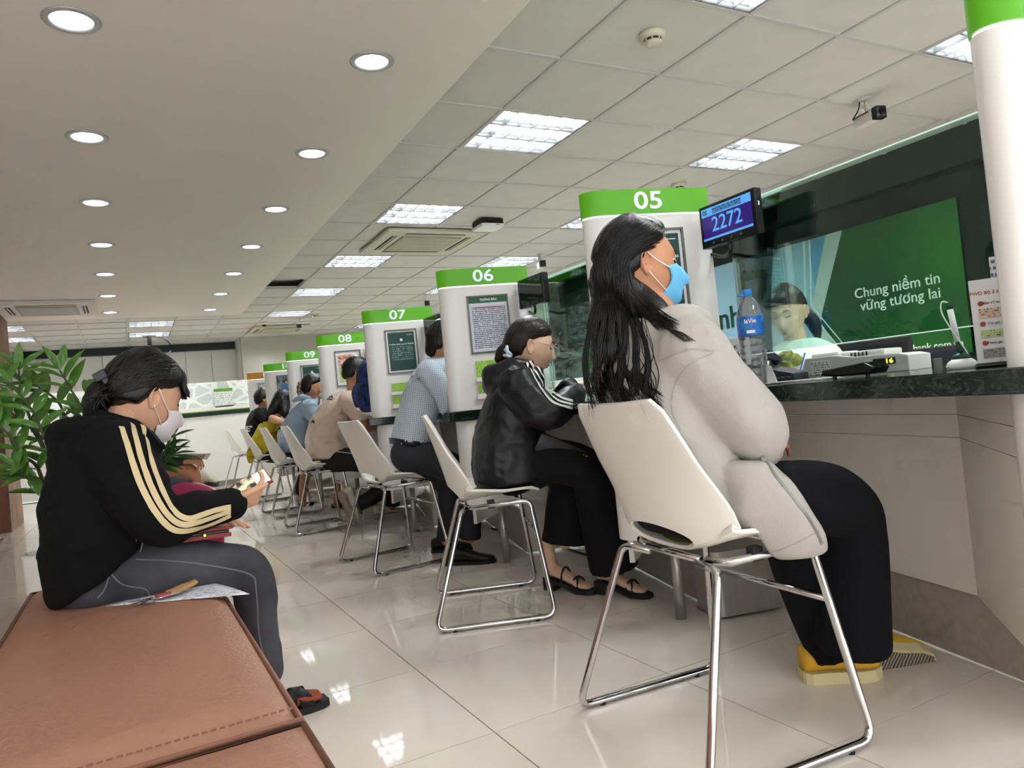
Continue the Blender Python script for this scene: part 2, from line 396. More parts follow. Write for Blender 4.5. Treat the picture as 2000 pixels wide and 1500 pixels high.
# --- walls
m_wallw = mat('warm white paint', '#dcdad3', .8)
m_wallg = mat('grey paint', '#b5b1a6', .8)
m_dark = mat('dark green lacquer', '#0f2a26', .28)
m_darkwall = mat('black green panel', '#14221f', .22)
m_white = mat('glossy white laminate', '#e6e4df', .22, spec=.5)
m_white2 = mat('off white laminate', '#d9d2c8', .4, noise=.02, nscale=4)
struct(MB().box(1.9, 6.2, 13.5, 13.6, 0, CEIL+.1).build('wall_back', m_wallg))
struct(MB().box(1.9, 1.95, 13.6, 14.34, 0, CEIL+.1).build('wall_return', m_wallw))
wp = struct(MB().box(-3.4, 1.9, 14.24, 14.34, 0, CEIL+.1).build('wall_far', m_wallw))
for k in range(12):
    x0 = -3.3+k*.434
    if x0 > 1.5: x1 = 1.88
    else: x1 = x0+.424
    MB().box(x0, x1, 14.215, 14.24, .6, 2.33).build('wall_panel', m_white, wp)
struct(MB().box(-1.52, 1.88, 14.12, 14.215, 2.33, CEIL).build('trim_1', m_dark))
struct(MB().box(-3.5, -3.4, -1.6, 14.3, 0, CEIL+.1).build('wall_left', m_wallw))
wr = struct(MB().box(5.3, 5.4, -1.6, 13.5, 0, CEIL+.1).build('wall_right', m_darkwall))
struct(MB().box(5.2, 5.3, -1.6, 5.2, 2.2, CEIL+.05).build('trim_2', m_dark))
MB().box(5.29, 5.3, 6.9, 13.5, 0, 2.3).build('pale_panel', mat('pale green panel', '#a9cdbd', .4), wr)
struct(MB().box(5.16, 5.3, 5.2, 13.5, 2.22, CEIL+.05).build('trim_3', mat('mid green lacquer', '#1f5a3a', .3)))
# --- wood clad column
m_wood = mat('red brown veneer', '#7b3d22', .4, noise=.12, nscale=3, stretch=(6, 6, .6))
m_reed = mix_mat('reeded timber', '#a5805f', '#5d3d2b', 'noise', 1.0, .5, .42, .58, stretch=(0, 62, 2.5), detail=3, bump=.5)
wc = struct(MB().box(-2.3, -1.185, 9.56, 10.57, 0, CEIL-.012).build('wall_column', m_wood))
MB().box(-1.185, -1.17, 9.54, 10.57, 0, CEIL-.014).build('reeded_panel', m_reed, wc)
# --- far service desk
fd = thing('service_desk', 'long white service desk at the far end with dark green stripe and frosted screen', 'desk', (.3, 12.0, 0))
for k in range(3):
    x0 = -1.45+k*.97
    MB().box(x0, x0+.965, 0, .04, .09, 1.09).build('front_panel', m_white, fd)
MB().box(-1.45, 1.45, .03, .06, 0, .1).build('kick_board', mat('grey laminate', '#8f8f8b', .5), fd)
MB().box(-1.46, 1.46, -.02, .05, 1.10, 1.165).build('green_stripe', m_dark, fd)
MB().box(-1.46, 1.46, -.022, .05, 1.166, 1.178).build('lime_line', mat('lime line', '#7fae2e', .4), fd)
MB().box(-1.47, 1.47, -.02, .5, 1.18, 1.24).build('desk_top', m_white, fd)
m_frost = mix_mat('frosted pebble film', '#e9efe8', '#c6cfc6', 'voronoi', 5.5, .35, .09, .13, stretch=(1, 0, 1.25))
for k in range(3):
    x0 = -1.45+k*.97
    MB().box(x0, x0+.96, .02, .03, 1.245, 1.62).build('frosted_pane', m_frost, fd)
MB().box(.93, 1.2, -.02, -.012, 1.22, 1.50).build('notice', print_mat('notice print', '#dfe5dd', '#a9b3aa', 30, 60), fd)
MB().box(.93, 1.2, -.022, -.013, 1.46, 1.505).build('notice_header', mat('notice green', '#5b9a3a', .5), fd)
# --- teller counters in a saw-tooth row
m_gran = mix_mat('dark green granite', '#0f1c19', '#41504a', 'noise', 16, .12, .48, .78, dist=3.0, detail=10, stretch=(1, 1, 2.2))
m_apron = mat('warm white board', '#e9e3da', .38, noise=.03, nscale=2.5)
m_skirt = mat('scuffed beige laminate', '#a89f94', .42, noise=.10, nscale=30)
m_steel = mat('brushed steel', '#b9b6b0', .32, metal=.75, noise=.06, nscale=40, stretch=(1, 1, .05))
def desk_pt(n, i, j): return np.array((1.52, KY[n]-.03, 0))+E1*i+E2*j
def strip(pts, z0, z1, th):
    """folded vertical board following plan points (local i,j)"""
    q = MB(); P = [np.array(p, float) for p in pts]; m_ = len(P); N_ = []
    for k in range(m_):
        t = P[min(k+1, m_-1)]-P[max(k-1, 0)]; t /= np.linalg.norm(t); N_.append(np.array((t[1], -t[0])))
    V = []
    for k in range(m_):
        for z in (z0, z1):
            a = P[k]; b = P[k]+N_[k]*th; V += [(a[0], a[1], z), (b[0], b[1], z)]
    F = []
    for k in range(m_-1):
        o = 4*k; F += [(o, o+4, o+6, o+2), (o+1, o+3, o+7, o+5), (o+2, o+6, o+7, o+3), (o, o+1, o+5, o+4)]
    F += [(0, 2, 3, 1), (4*m_-4, 4*m_-3, 4*m_-1, 4*m_-2)]
    return q.add(V, F)
nm = {4: 'nearest, by the woman in the white hoodie', 5: 'by the woman in the black jacket', 6: 'by the man in the checked shirt', 7: 'by the man in the beige T-shirt', 8: 'by the woman in the pale blue shirt', 9: 'by the woman in the yellow top', 10: 'last, by the person in black'}
for n in range(4, 11):
    A = desk_pt(n, 0, 0)
    t = thing('counter_worktop', 'dark green granite counter top, %s' % nm[n], 'counter top', (A[0], A[1], 0), ANG, 'saw-tooth granite counter tops')
    poly = [(0, 0), (.80, 0), (.80, 1.375), (0, 1.375)]
    MB().prism(poly, SLAB-.052, SLAB).build('granite_slab', m_gran, t, bev=.004)
    d = thing('counter_desk', 'white teller desk under granite, %s' % nm[n], 'counter', (A[0], A[1], 0), ANG, 'saw-tooth teller desks')
    fold = [(.11, .19), (.385, .62), (.385, 1.56)]
    for (z0, z1) in ((.7265, .80), (.66, .725), (.215, .6585)): strip(fold, z0, z1, .02).build('front_board', m_apron, d)
    strip([(.40, .19), (.40, 1.56)], .012, .25, .02).build('skirting', m_skirt, d)
    MB().box(.40, .95, .185, .2, .012, .8).build('return_board', m_apron, d)
    q = MB().prism([(.5, .02)] + [(.13+.08*math.cos(R(a)), .10+.08*math.sin(R(a))) for a in range(270, 89, -15)] + [(.5, .18)], .33, .80)
    q.build('rounded_box', m_white, d, auto=40)
    MB().lathe([(.02, 0), (.02, .34)], 16, (.26, .10, 0)).build('steel_leg', m_steel, d, smooth=True)
    if n == 5: MB().prism([(.62, .0)] + [(.40+.04*math.cos(R(a)), .04+.04*math.sin(R(a))) for a in range(270, 179, -15)] + [(.36, .16), (.62, .16)], 0.01, .25).build('steel_block', m_steel, d, auto=40)
# --- number pillars (kiosk partitions)
m_band = {False: mat('lit green sign', '#4f9a12', .3, emit=.10, ecol='#5fb310'), True: mat('lit amber sign', '#a06f1c', .3, emit=.10, ecol='#b47c1a')}
m_num = mat('lit number', '#cfd6f2', .4, emit=.22, ecol='#dfe4ff')
m_glow = mat('light line', '#ffffff', .4, emit=.5, ecol='#f2f6ff')
m_frame = mat('dark bronze frame', '#6d6c66', .35, metal=.5)
def kiosk_poly(g=0.0):
    P = [(.50+g, .105+g), (.50+g, .013), (.39, -g)]
    P += [(.078+(.078+g)*math.cos(R(a)), .052+(.052+g)*math.sin(R(a))) for a in range(270, 179, -9)]
    P += [(.078+(.078+g)*math.cos(R(a)), .052+(.053+g)*math.sin(R(a))) for a in range(171, 89, -9)]
    return P
front_M = lambda x, z, y=-.001: Matrix(((1, 0, 0, x), (0, 0, -1, y), (0, 1, 0, z), (0, 0, 0, 1)))
KT = {}
pdesc = {4: 'cut off at the right picture edge', 5: 'numbered 05 behind the long-haired woman', 6: 'numbered 06 behind the woman in the black jacket', 7: 'numbered 07 behind the man in the checked shirt', 8: 'numbered 08 behind the man in the beige T-shirt', 9: 'numbered 09 behind the woman in pale blue', 10: 'numbered 10 with a photo poster', 11: 'numbered 11 with an amber sign'}
m_paper = mat('white paper', '#e8e8ea', .5)
m_pgreen = mat('poster green', '#12423a', .35); m_pgreen2 = mat('poster header green', '#1d5c3a', .35)
m_wtxt = mat('white ink', '#eef2ee', .5); m_ktxt = mat('black ink', '#1c2420', .5)
for n in range(4, 12):
    t = thing('number_pillar', 'white pillar with glowing %s sign, %s' % ('amber' if n == 11 else 'green', pdesc[n]), 'pillar', (1.55, KY[n], SLAB), ANG, 'numbered teller pillars'); KT[n] = t
    MB().prism(kiosk_poly(), .001, .675).build('body', m_white, t, auto=40)
    MB().prism(kiosk_poly(-.004), .675, .682).build('light_line', m_glow, t, auto=40)
    b = MB().prism(kiosk_poly(.003), .682, .775).build('sign_band', m_band[n == 11], t, auto=40)
    if n > 4: tx = text('number', '%02d' % n, .092, m_num, b, front_M(.250 if n < 10 else .27, .728, -.0045), .001, .0012, sx=1.30)
    if n > 4:
        fr = MB()
        x0, x1, z0, z1 = .145, .375, .305, .622
        for (a, b_, c, d_) in ((x0, x1, z0, z0+.008), (x0, x1, z1-.008, z1), (x0, x0+.008, z0, z1), (x1-.008, x1, z0, z1)): fr.box(a, b_, -.012, 0.0, c, d_)
        f_ = fr.build('poster_frame', m_frame, t)
        X0, X1, Z0, Z1 = x0+.008, x1-.008, z0+.008, z1-.008
        cx = (X0+X1)/2
        if n in (5, 7, 9):
            MB().box(X0, X1, -.003, -.001, Z0, Z1).build('poster_margin', m_paper, f_)
            pm = print_mat('dark poster print', '#12423a', '#7ea094', 66, 130, .52)
            s_ = MB().box(X0+.012, X1-.012, -.005, -.002, Z0+.012, Z1-.012).build('poster', m_pgreen, f_)
            MB().box(X0+.03, X1-.03, -.0056, -.005, Z0+.085, Z1-.115).build('small_print', pm, f_)
            MB().lathe([(.010, 0), (.010, .0012)], 16, (cx, -.006, Z1-.068), 'y').build('emblem', m_wtxt, f_)
            text('poster_title', 'THÔNG BÁO QUAN TRỌNG', .0135, m_wtxt, f_, front_M(cx, Z1-.10, -.006), .0003, .0003)
            text('bank_mark', 'vietcombank', .008, m_wtxt, f_, front_M(X1-.045, Z1-.033, -.006), .0002, .0002)
        elif n == 6:
            pm = print_mat('notice body print', '#c9cad6', '#5a5a6c', 95, 210, .58)
            MB().box(X0, X1, -.005, -.001, Z0, Z1).build('poster', mat('lilac paper', '#cfd0dc', .4), f_)
            MB().box(X0+.014, X1-.010, -.0056, -.005, Z0+.018, Z1-.050).build('small_print', pm, f_)
            MB().box(X0, X1, -.0058, -.005, Z1-.034, Z1).build('poster_header', m_pgreen2, f_)
            text('poster_title', 'THÔNG BÁO', .016, m_wtxt, f_, front_M(cx+.005, Z1-.017, -.0064), .0003, .0004)
            MB().box(X0+.025, X1-.03, -.0061, -.0055, Z1-.063, Z1-.057).build('red_line', mat('red ink', '#a23a4a', .5), f_)
        elif n == 8:
            MB().box(X0, X1, -.003, -.001, Z0, Z1).build('poster_margin', m_paper, f_)
            MB().box(X0+.02, X1-.02, -.005, -.002, Z0+.17, Z1-.03).build('poster_photo', mix_mat('crowd photo', '#b5523a', '#e6d3c4', 'noise', 38, .4, .4, .62, detail=3), f_)
            MB().prism([(0, 0)]*0+[(X0+.02, -.005), (X1-.02, -.005), (X1-.02, -.002), (X0+.02, -.002)], Z0+.03, Z0+.165).build('poster_block', mat('pale lime print', '#b9c77a', .5), f_)
        elif n == 10:
            MB().box(X0, X1, -.005, -.001, Z0, Z1).build('poster', mix_mat('photo backdrop', '#2c3e50', '#8aa0a8', 'noise', 14, .35, .4, .7, detail=2), f_)
            MB().box(X0, X1, -.0058, -.005, Z0, Z0+.115).build('green_base', mat('vivid green print', '#2c8a3c', .4), f_)
            MB().prism([(cx-.055, -.0064), (cx+.05, -.0064), (cx+.05, -.0055), (cx-.055, -.0055)], Z0+.115, Z0+.19).build('printed_shirt', mat('blue print', '#3d6fae', .5), f_)
            MB().lathe([(.0, -.0074), (.026, -.0070), (.026, -.006)], 16, (cx-.005, 0, Z0+.222), 'y').build('printed_hair', m_ktxt, f_)
            MB().lathe([(.0, -.0082), (.017, -.0078), (.017, -.007)], 16, (cx, 0, Z0+.217), 'y').build('printed_face', mat('printed skin', '#c79a80', .5), f_)
        else:
            MB().box(X0, X1, -.005, -.001, Z0, Z1).build('poster', print_mat('letter print', '#d9d9dc', '#7b7d85', 46, 110, .5), f_)
    if n in (6, 7):     # leaflet holders
        h = thing('leaflet_holder', ('white wall holder with lime leaflets above the shoulder of the woman in the black jacket' if n == 6 else 'white wall holder with lime leaflets behind the small plant and the checked shirt'), 'leaflet holder', (1.55, KY[n], SLAB), ANG, 'leaflet holders')
        x0, x1 = .152, .285
        MB().box(x0, x1, -.03, -.001, .055, .085).build('lower_tray', m_white, h, bev=.003)
        MB().box(x0, x1, -.03, -.001, .15, .172).build('upper_tray', m_white, h, bev=.003)
        MB().box(x0, x1, -.004, -.001, .055, .25).build('back_plate', m_white, h)
        lm = mat('lime leaflet', '#86b52c', .45)
        MB().box(x0+.008, x1-.008, -.012, -.006, .17, .262 if n == 6 else .235).build('leaflet', print_mat('leaflet print', '#8abb2e', '#cfe39a', 120, 150, .45), h)
        MB().box(x0+.012, x1-.03, -.022, -.008, .085, .135).build('leaflet', lm, h)
        if n == 6: MB().box(x0+.03, x0+.062, -.024, -.022, .098, .125).build('leaflet_label', m_paper, h)
# --- queue monitors on the pillars
m_blk = mat('black plastic', '#101113', .25); m_scr_off = mat('dark screen', '#08090b', .08)
m_scr = mat('purple screen', '#26156b', .2, emit=.25, ecol='#2a1570'); m_sky = mat('sky blue screen', '#5ea8ee', .2, emit=.22, ecol='#58a6f0')
for n in range(5, 9):
    y1, y0 = KY[n]-.162, KY[n]-.432
    lab = {5: 'black queue monitor lit with ticket 2272 beside pillar 05', 6: 'black switched-off monitor beside pillar 06', 7: 'black switched-off monitor beside pillar 07, behind the checked shirt', 8: 'black switched-off monitor beside pillar 08, behind the man in beige'}[n]
    t = thing('queue_monitor', lab, 'monitor', (1.96, y1, 1.378), 0, 'queue monitors')
    wd = y1-y0; hg = .155
    MB().box(-.012, .022, -wd, 0, 0, hg, .004).build('housing', m_blk, t)
    MB().box(-.0135, -.0115, -wd+.016, -.014, .026, hg-.012).build('screen', m_scr if n == 5 else m_scr_off, t)
    for k in range(4): MB().lathe([(.0045, 0), (.0045, .002)], 12, (-.0145, -.06-k*.045, .013), 'x').build('button', m_frame, t)
    MB().tube(catmull([(.012, -.10, .05), (.026, -.10, .0), (.03, -.09, -.03), (.06, -.02, -.03), (.075, .06, .0)], 4), .007, 8).build('bracket', m_blk, t, smooth=True)
    if n == 5:
        tm = lambda y, z: frame_M((-.0142, y, z), (0, -1, 0), (0, 0, 1))
        MB().box(-.0141, -.0132, -wd+.016, -.014, hg-.042, hg-.012).build('screen_header', m_sky, t)
        MB().box(-.0141, -.0132, -wd+.016, -.014, .026, .034).build('screen_footer', m_sky, t)
        text('ticket_number', '2272', .075, m_sky, t, tm(-wd/2, .076), .0003, .0006)
        text('desk_number', '05', .024, m_ktxt, t, tm(-.032, hg-.027), .0003, .0003)
        MB().box(-.0144, -.0140, -wd+.06, -.07, hg-.038, hg-.018).build('header_print', print_mat('screen print', '#5ea8ee', '#2a4a86', 110, 100, .5, axis='Z', haxis='Y'), t)
        text('side_mark', '3', .02, m_wtxt, t, frame_M((.004, -wd-.0005, hg-.055), (1, 0, 0), (0, 0, 1)), .0003, .0004)
# --- glass screens
m_glass = glass_mat('counter glass', '#dcefe8', 0, .075)
m_edge = mat('polished glass edge glow', '#cfe6dc', .2, emit=.25)  # emission added, standing in for light caught by the bare glass edges
gl = {4: 'clear glass screen between the woman in the white hoodie and the teller', 5: 'clear glass screen behind the woman in the black jacket', 6: 'clear glass screen behind the man in the checked shirt', 7: 'clear glass screen beyond the man in the beige T-shirt', 8: 'clear glass screen beyond the woman in pale blue', 9: 'clear glass screen beyond the woman in the yellow top', 10: 'clear glass screen beyond the person in black, farthest'}
for n in range(4, 11):
    t = thing('glass_screen', gl[n], 'glass screen', (2.1, KY[n], SLAB), 0, 'counter glass screens')
    ya, yb = .06, 1.433-.16
    MB().box(-.004, .004, ya, yb, .115, .687).build('pane', m_glass, t)
    MB().box(-.0041, .0041, ya, yb, .687, .690).build('top_edge', m_edge, t)
    MB().box(-.0041, .0041, ya, yb, .112, .115).build('bottom_edge', m_edge, t)
    for yy in (ya+.03, yb-.03): MB().lathe([(.008, 0), (.008, .115)], 10, (0, yy, 0)).build('glass_post', m_steel, t, smooth=True)
# --- wall poster behind the tellers
def wp_(px, py): p = at_x(px, py, 5.285); return (p[1], p[2])
pw = thing('wall_poster', 'large green and pale blue printed wall panel with white slogan behind the teller', 'poster', (5.29, 4.5, 0))
def flat(name, P, m, lift): # polygon in (Y,z), on the wall, facing -X
    q = MB(); n = len(P); q.add([(5.29-lift, y, z) for y, z in P]+[(5.293, y, z) for y, z in P], [tuple(range(n)), tuple(range(2*n-1, n-1, -1))]+[(i, (i+1) % n, n+(i+1) % n, n+i) for i in range(n)])
    return q.build(name, m, pw, world=True)
m_pg = mix_mat('poster deep green', '#0f4a2c', '#2f7a1e', 'noise', .9, .3, .35, .75, detail=1)
m_pblue = mat('poster pale blue', '#8fbcd0', .3); m_pblue2 = mat('poster sky blue', '#5b98c4', .3); m_pwhite = mat('poster grey white', '#b7c6c2', .3)
zt, zb = 2.005, .90
flat('pale_field', [(6.9, zt), (6.9, zb), (2.95, zb), (2.95, zt)], m_pblue, .001)
flat('sky_field', [(wp_(1578, 470)[0], zt), (wp_(1600, 620)[0], wp_(1600, 640)[1]), (wp_(1625, 690)[0], zb), (3.8, zb), (3.8, zt)], m_pblue2, .003)
gy = [wp_(1645, 450)[0], wp_(1603, 622)[0], wp_(1655, 695)[0]]
flat('white_field', [(gy[0]+.16, zt), (gy[1]+.12, 1.33), (gy[2]+.16, zb), (2.95, zb), (2.95, zt)], m_pwhite, .005)
flat('green_field', [(gy[0], zt), (gy[1]-.02, 1.36), (gy[1], 1.28), (gy[2], zb), (2.95, zb), (2.95, zt)], m_pg, .007)
m_line = mat('white line print', '#dfe9e6', .4)
for off in (0, .06):
    P = [(wp_(1580, 470)[0]+off, zt), (wp_(1580, 560)[0]+off, 1.45), (wp_(1600, 610)[0]+off, 1.34), (gy[2]-.1+off, zb)]
    for a, b in zip(P[:-1], P[1:]): flat('line', [a, b, (b[0]-.012, b[1]), (a[0]-.012, a[1])], m_line, .009)
sl = at_x(1668, 575, 5.28); wl = lambda px, py: frame_M(tuple(at_x(px, py, 5.281)-np.array((0, 4.5, 0))-np.array((5.29, 0, 0))), (0, -1, 0), (0, 0, 1))
text('slogan', 'Chung niềm tin', .112, m_wtxt, pw, wl(1748, 560), .001, .0006)
text('slogan', 'vững tương lai', .112, m_wtxt, pw, wl(1755, 586), .001, .0006)
text('web_address', 'vietcombank.com.vn', .075, m_wtxt, pw, wl(1800, 679), .001, .0008)
text('bank_name', 'nh', .30, mat('deep green ink', '#12442f', .4), pw, wl(1425, 622), .001, .004)
def ribbon(name, pts, wd, m, lift):
    P = [np.array(wp_(*p)) for p in pts]; P = catmull(P, 6); q = MB(); V = []
    for i, p in enumerate(P):
        t_ = P[min(i+1, len(P)-1)]-P[max(i-1, 0)]; t_ /= np.linalg.norm(t_); n_ = np.array((-t_[1], t_[0])); w_ = wd*(.6+.4*math.sin(math.pi*i/(len(P)-1)))
        V += [(5.29-lift, *(p+n_*w_)), (5.29-lift, *(p-n_*w_))]
    q.add(V, [(2*i, 2*i+2, 2*i+3, 2*i+1) for i in range(len(P)-1)]); return q.build(name, m, pw, world=True)
m_rib1 = mat('ribbon green', '#3f8a2c', .4); m_rib2 = mat('ribbon dark green', '#0f4a34', .4)
ribbon('logo_ribbon', [(1442, 548), (1462, 540), (1487, 535), (1489, 552), (1484, 575), (1470, 602), (1458, 625)], .045, m_rib2, .003)
ribbon('logo_ribbon', [(1487, 533), (1460, 536), (1445, 548), (1449, 562), (1458, 585), (1470, 612)], .045, m_rib1, .005)
# --- air conditioners
m_acb = mat('aged beige plastic', '#c2bda8', .55); m_acg = mat('beige grille', '#a39d86', .6); m_acw = mat('white plastic', '#d6d0c8', .5); m_acs = mat('dark slot', '#15130f', .6)
def cassette(lab, x, y, sx, sy, z, mb_, mg, name='cassette_air_conditioner', th=.03):
    t = thing(name, lab, 'air conditioner', (x, y, z), 0)
    MB().box(-sx/2, sx/2, -sy/2, sy/2, -th, 0, .012).build('panel', mb_, t)
    gx, gy_ = sx*.30, sy*.30
    gr = MB().box(-gx, gx, -gy_, gy_, -th-.012, -th+.002, .004).build('grille', mg, t)
    for k in range(9):
        yy = -gy_+.02+k*(2*gy_-.04)/8; MB().box(-gx+.02, gx-.02, yy-.004, yy+.004, -th-.0135, -th-.011).build('grille_bar', mb_, gr)
    for (a, b, c, d) in ((-gx, gx, gy_+.05, gy_+.10), (-gx, gx, -gy_-.10, -gy_-.05), (gx+.05, gx+.10, -gy_, gy_), (-gx-.10, -gx-.05, -gy_, gy_)):
        s_ = MB().box(a, b, c, d, -th-.002, -th+.004).build('air_slot', m_acs, t)
        if b-a > d-c: MB().box(a, b, c+.018, c+.03, -th-.006, -th-.001).build('louvre', mb_, s_)
        else: MB().box(a+.018, a+.03, c, d, -th-.006, -th-.001).build('louvre', mb_, s_)
    return t
cassette('beige cassette air conditioner in the tile ceiling past the wireless box', 2.57, 6.28, .95, .88, CEIL-.003, m_acb, m_acg)
cassette('white cassette air conditioner in the gypsum ceiling at far left', -.66, 9.55, .95, .88, GZ-.001, m_acw, mat('grey filter', '#a9a39b', .6), th=.045)
cassette('small beige cassette air conditioner far back near the far service desk', 2.35, 12.4, .9, .8, CEIL-.003, m_acb, m_acg)
# --- ceiling devices
m_ivory = mat('ivory plastic', '#cfc9b4', .45)
def smoke(x, y, lab):
    t = thing('smoke_detector', lab, 'smoke detector', (x, y, CEIL+.004), 0, 'smoke detectors')
    MB().lathe([(.058, 0), (.06, -.012), (.054, -.026), (.040, -.030)], 24).build('base', m_ivory, t, smooth=True)
    MB().lathe([(.038, -.028), (.038, -.042)], 24).build('dark_vent', m_acs, t)
    MB().lathe([(.040, -.040), (.038, -.050), (.02, -.056), (0, -.057)], 24).build('cap', m_ivory, t, smooth=True)
    for k in range(8):
        a = k*math.pi/4; MB().box(-.004, .004, -.003, .003, -.044, -.026).build('rib', m_ivory, t).matrix_basis = Matrix.Translation((.039*math.cos(a), .039*math.sin(a), 0)) @ Matrix.Rotation(a, 4, 'Z')
smoke(2.21, 2.46, 'ivory smoke detector on the tile ceiling, nearest to the viewer')
smoke(2.62, 10.9, 'ivory smoke detector on the tile ceiling, far back above pillar 08')
smoke(4.0, 4.33, 'ivory smoke detector half hidden above the pillar numbered 05')
def cctv(x, y, lab, rz):
    t = thing('security_camera', lab, 'camera', (x, y, CEIL+.003), rz, 'ceiling security cameras')
    MB().lathe([(.036, 0), (.036, -.008), (.012, -.012)], 20).build('ceiling_plate', m_acw, t, smooth=False)
    MB().tube([(0, 0, -.01), (0, 0, -.085)], .011, 10).build('stem', m_acw, t, smooth=True)
    b = MB().box(-.075, .085, -.032, .032, -.155, -.088, .012).build('camera_body', m_acw, t)
    MB().box(-.115, -.07, -.035, .035, -.160, -.088, .01).build('lens_hood', m_blk, b)
    MB().lathe([(.018, -.119), (.018, -.114)], 16, (0, 0, -.123), 'x').build('lens', m_scr_off, b)
    MB().tube(catmull([(.05, 0, 0), (.06, .01, -.05), (.10, .02, -.09), (.02, .045, -.10), (-.05, .04, -.10)], 5), .004, 6).build('cable', m_blk, t)
cctv(4.01, 2.69, 'white bullet security camera with black hood, nearest, above the glass', R(75))
cctv(4.18, 6.83, 'white bullet security camera with black hood above the black-jacketed woman and her monitor', R(70))
cctv(3.84, 9.42, 'white bullet security camera with black hood half hidden left of the pillar numbered 06', R(70))
cctv(2.48, 11.31, 'white bullet security camera with black hood above the pillar numbered 08', R(70))
t = thing('dome_camera', 'small dark dome camera on the tile ceiling above the pillar numbered 09', 'camera', (2.0, 11.6, CEIL))
MB().lathe([(.055, 0), (.05, -.03), (.03, -.04)], 18).build('base', m_acw, t, smooth=True); MB().lathe([(.034, -.035), (.028, -.06), (0, -.07)], 18).build('dome', m_blk, t, smooth=True)
t = thing('wireless_access_point', 'white square wireless box hung just below the tile ceiling', 'wireless box', (2.9, 5.55, CEIL))
MB().box(-.11, .11, -.11, .11, -.075, -.045, .02).build('cover', mat('bright white plastic', '#e6e6e4', .4), t); MB().box(-.10, .10, -.10, .10, -.046, -.002).build('dark_back', m_blk, t); MB().box(.02, .05, -.112, -.109, -.062, -.056).build('mark', m_frame, t)
t = thing('ceiling_bracket', 'black ceiling bracket with a thin cable above the woman on the bench', 'bracket', (.43, 12.7, CEIL))
MB().box(-.09, .09, -.03, .03, -.02, 0).build('plate', m_blk, t); MB().tube([(0, 0, -.01), (0, 0, -.42)], .03, 8).build('pole', m_blk, t); MB().tube(catmull([(.1, 0, -.03), (.25, 0, -.09), (.3, 0, -.25), (.1, 0, -.4)], 4), .008, 6).build('cable', m_blk, t)
t = thing('hanging_television', 'edge of a grey television hanging at the left picture border', 'television', (-1.36, 9.3, 2.0))
MB().box(-.25, .06, -.03, .03, .05, .32, .008).build('housing', m_blk, t); MB().tube([(-.1, 0, .3), (-.1, 0, CEIL-2.0)], .015, 8).build('pole', m_frame, t)
for px, py in ((1548, 377), (1830, 275)):
    p = at_z(px, py, CEIL-.006); t = thing('round_downlight', 'round downlight by the dark fascia behind the glass, %s' % ('left one above the monitor' if px < 1700 else 'right one near the picture edge'), 'ceiling light', (p[0], p[1], CEIL-.004))
    MB().lathe([(.07, 0), (.085, -.004), (.09, .0)], 24).build('trim_ring', m_trim, t); MB().lathe([(0, -.001), (.07, -.002)], 24).build('lamp', mat('downlight disc', '#ffffff', .4, emit=1.6, ecol='#dce8ff'), t)
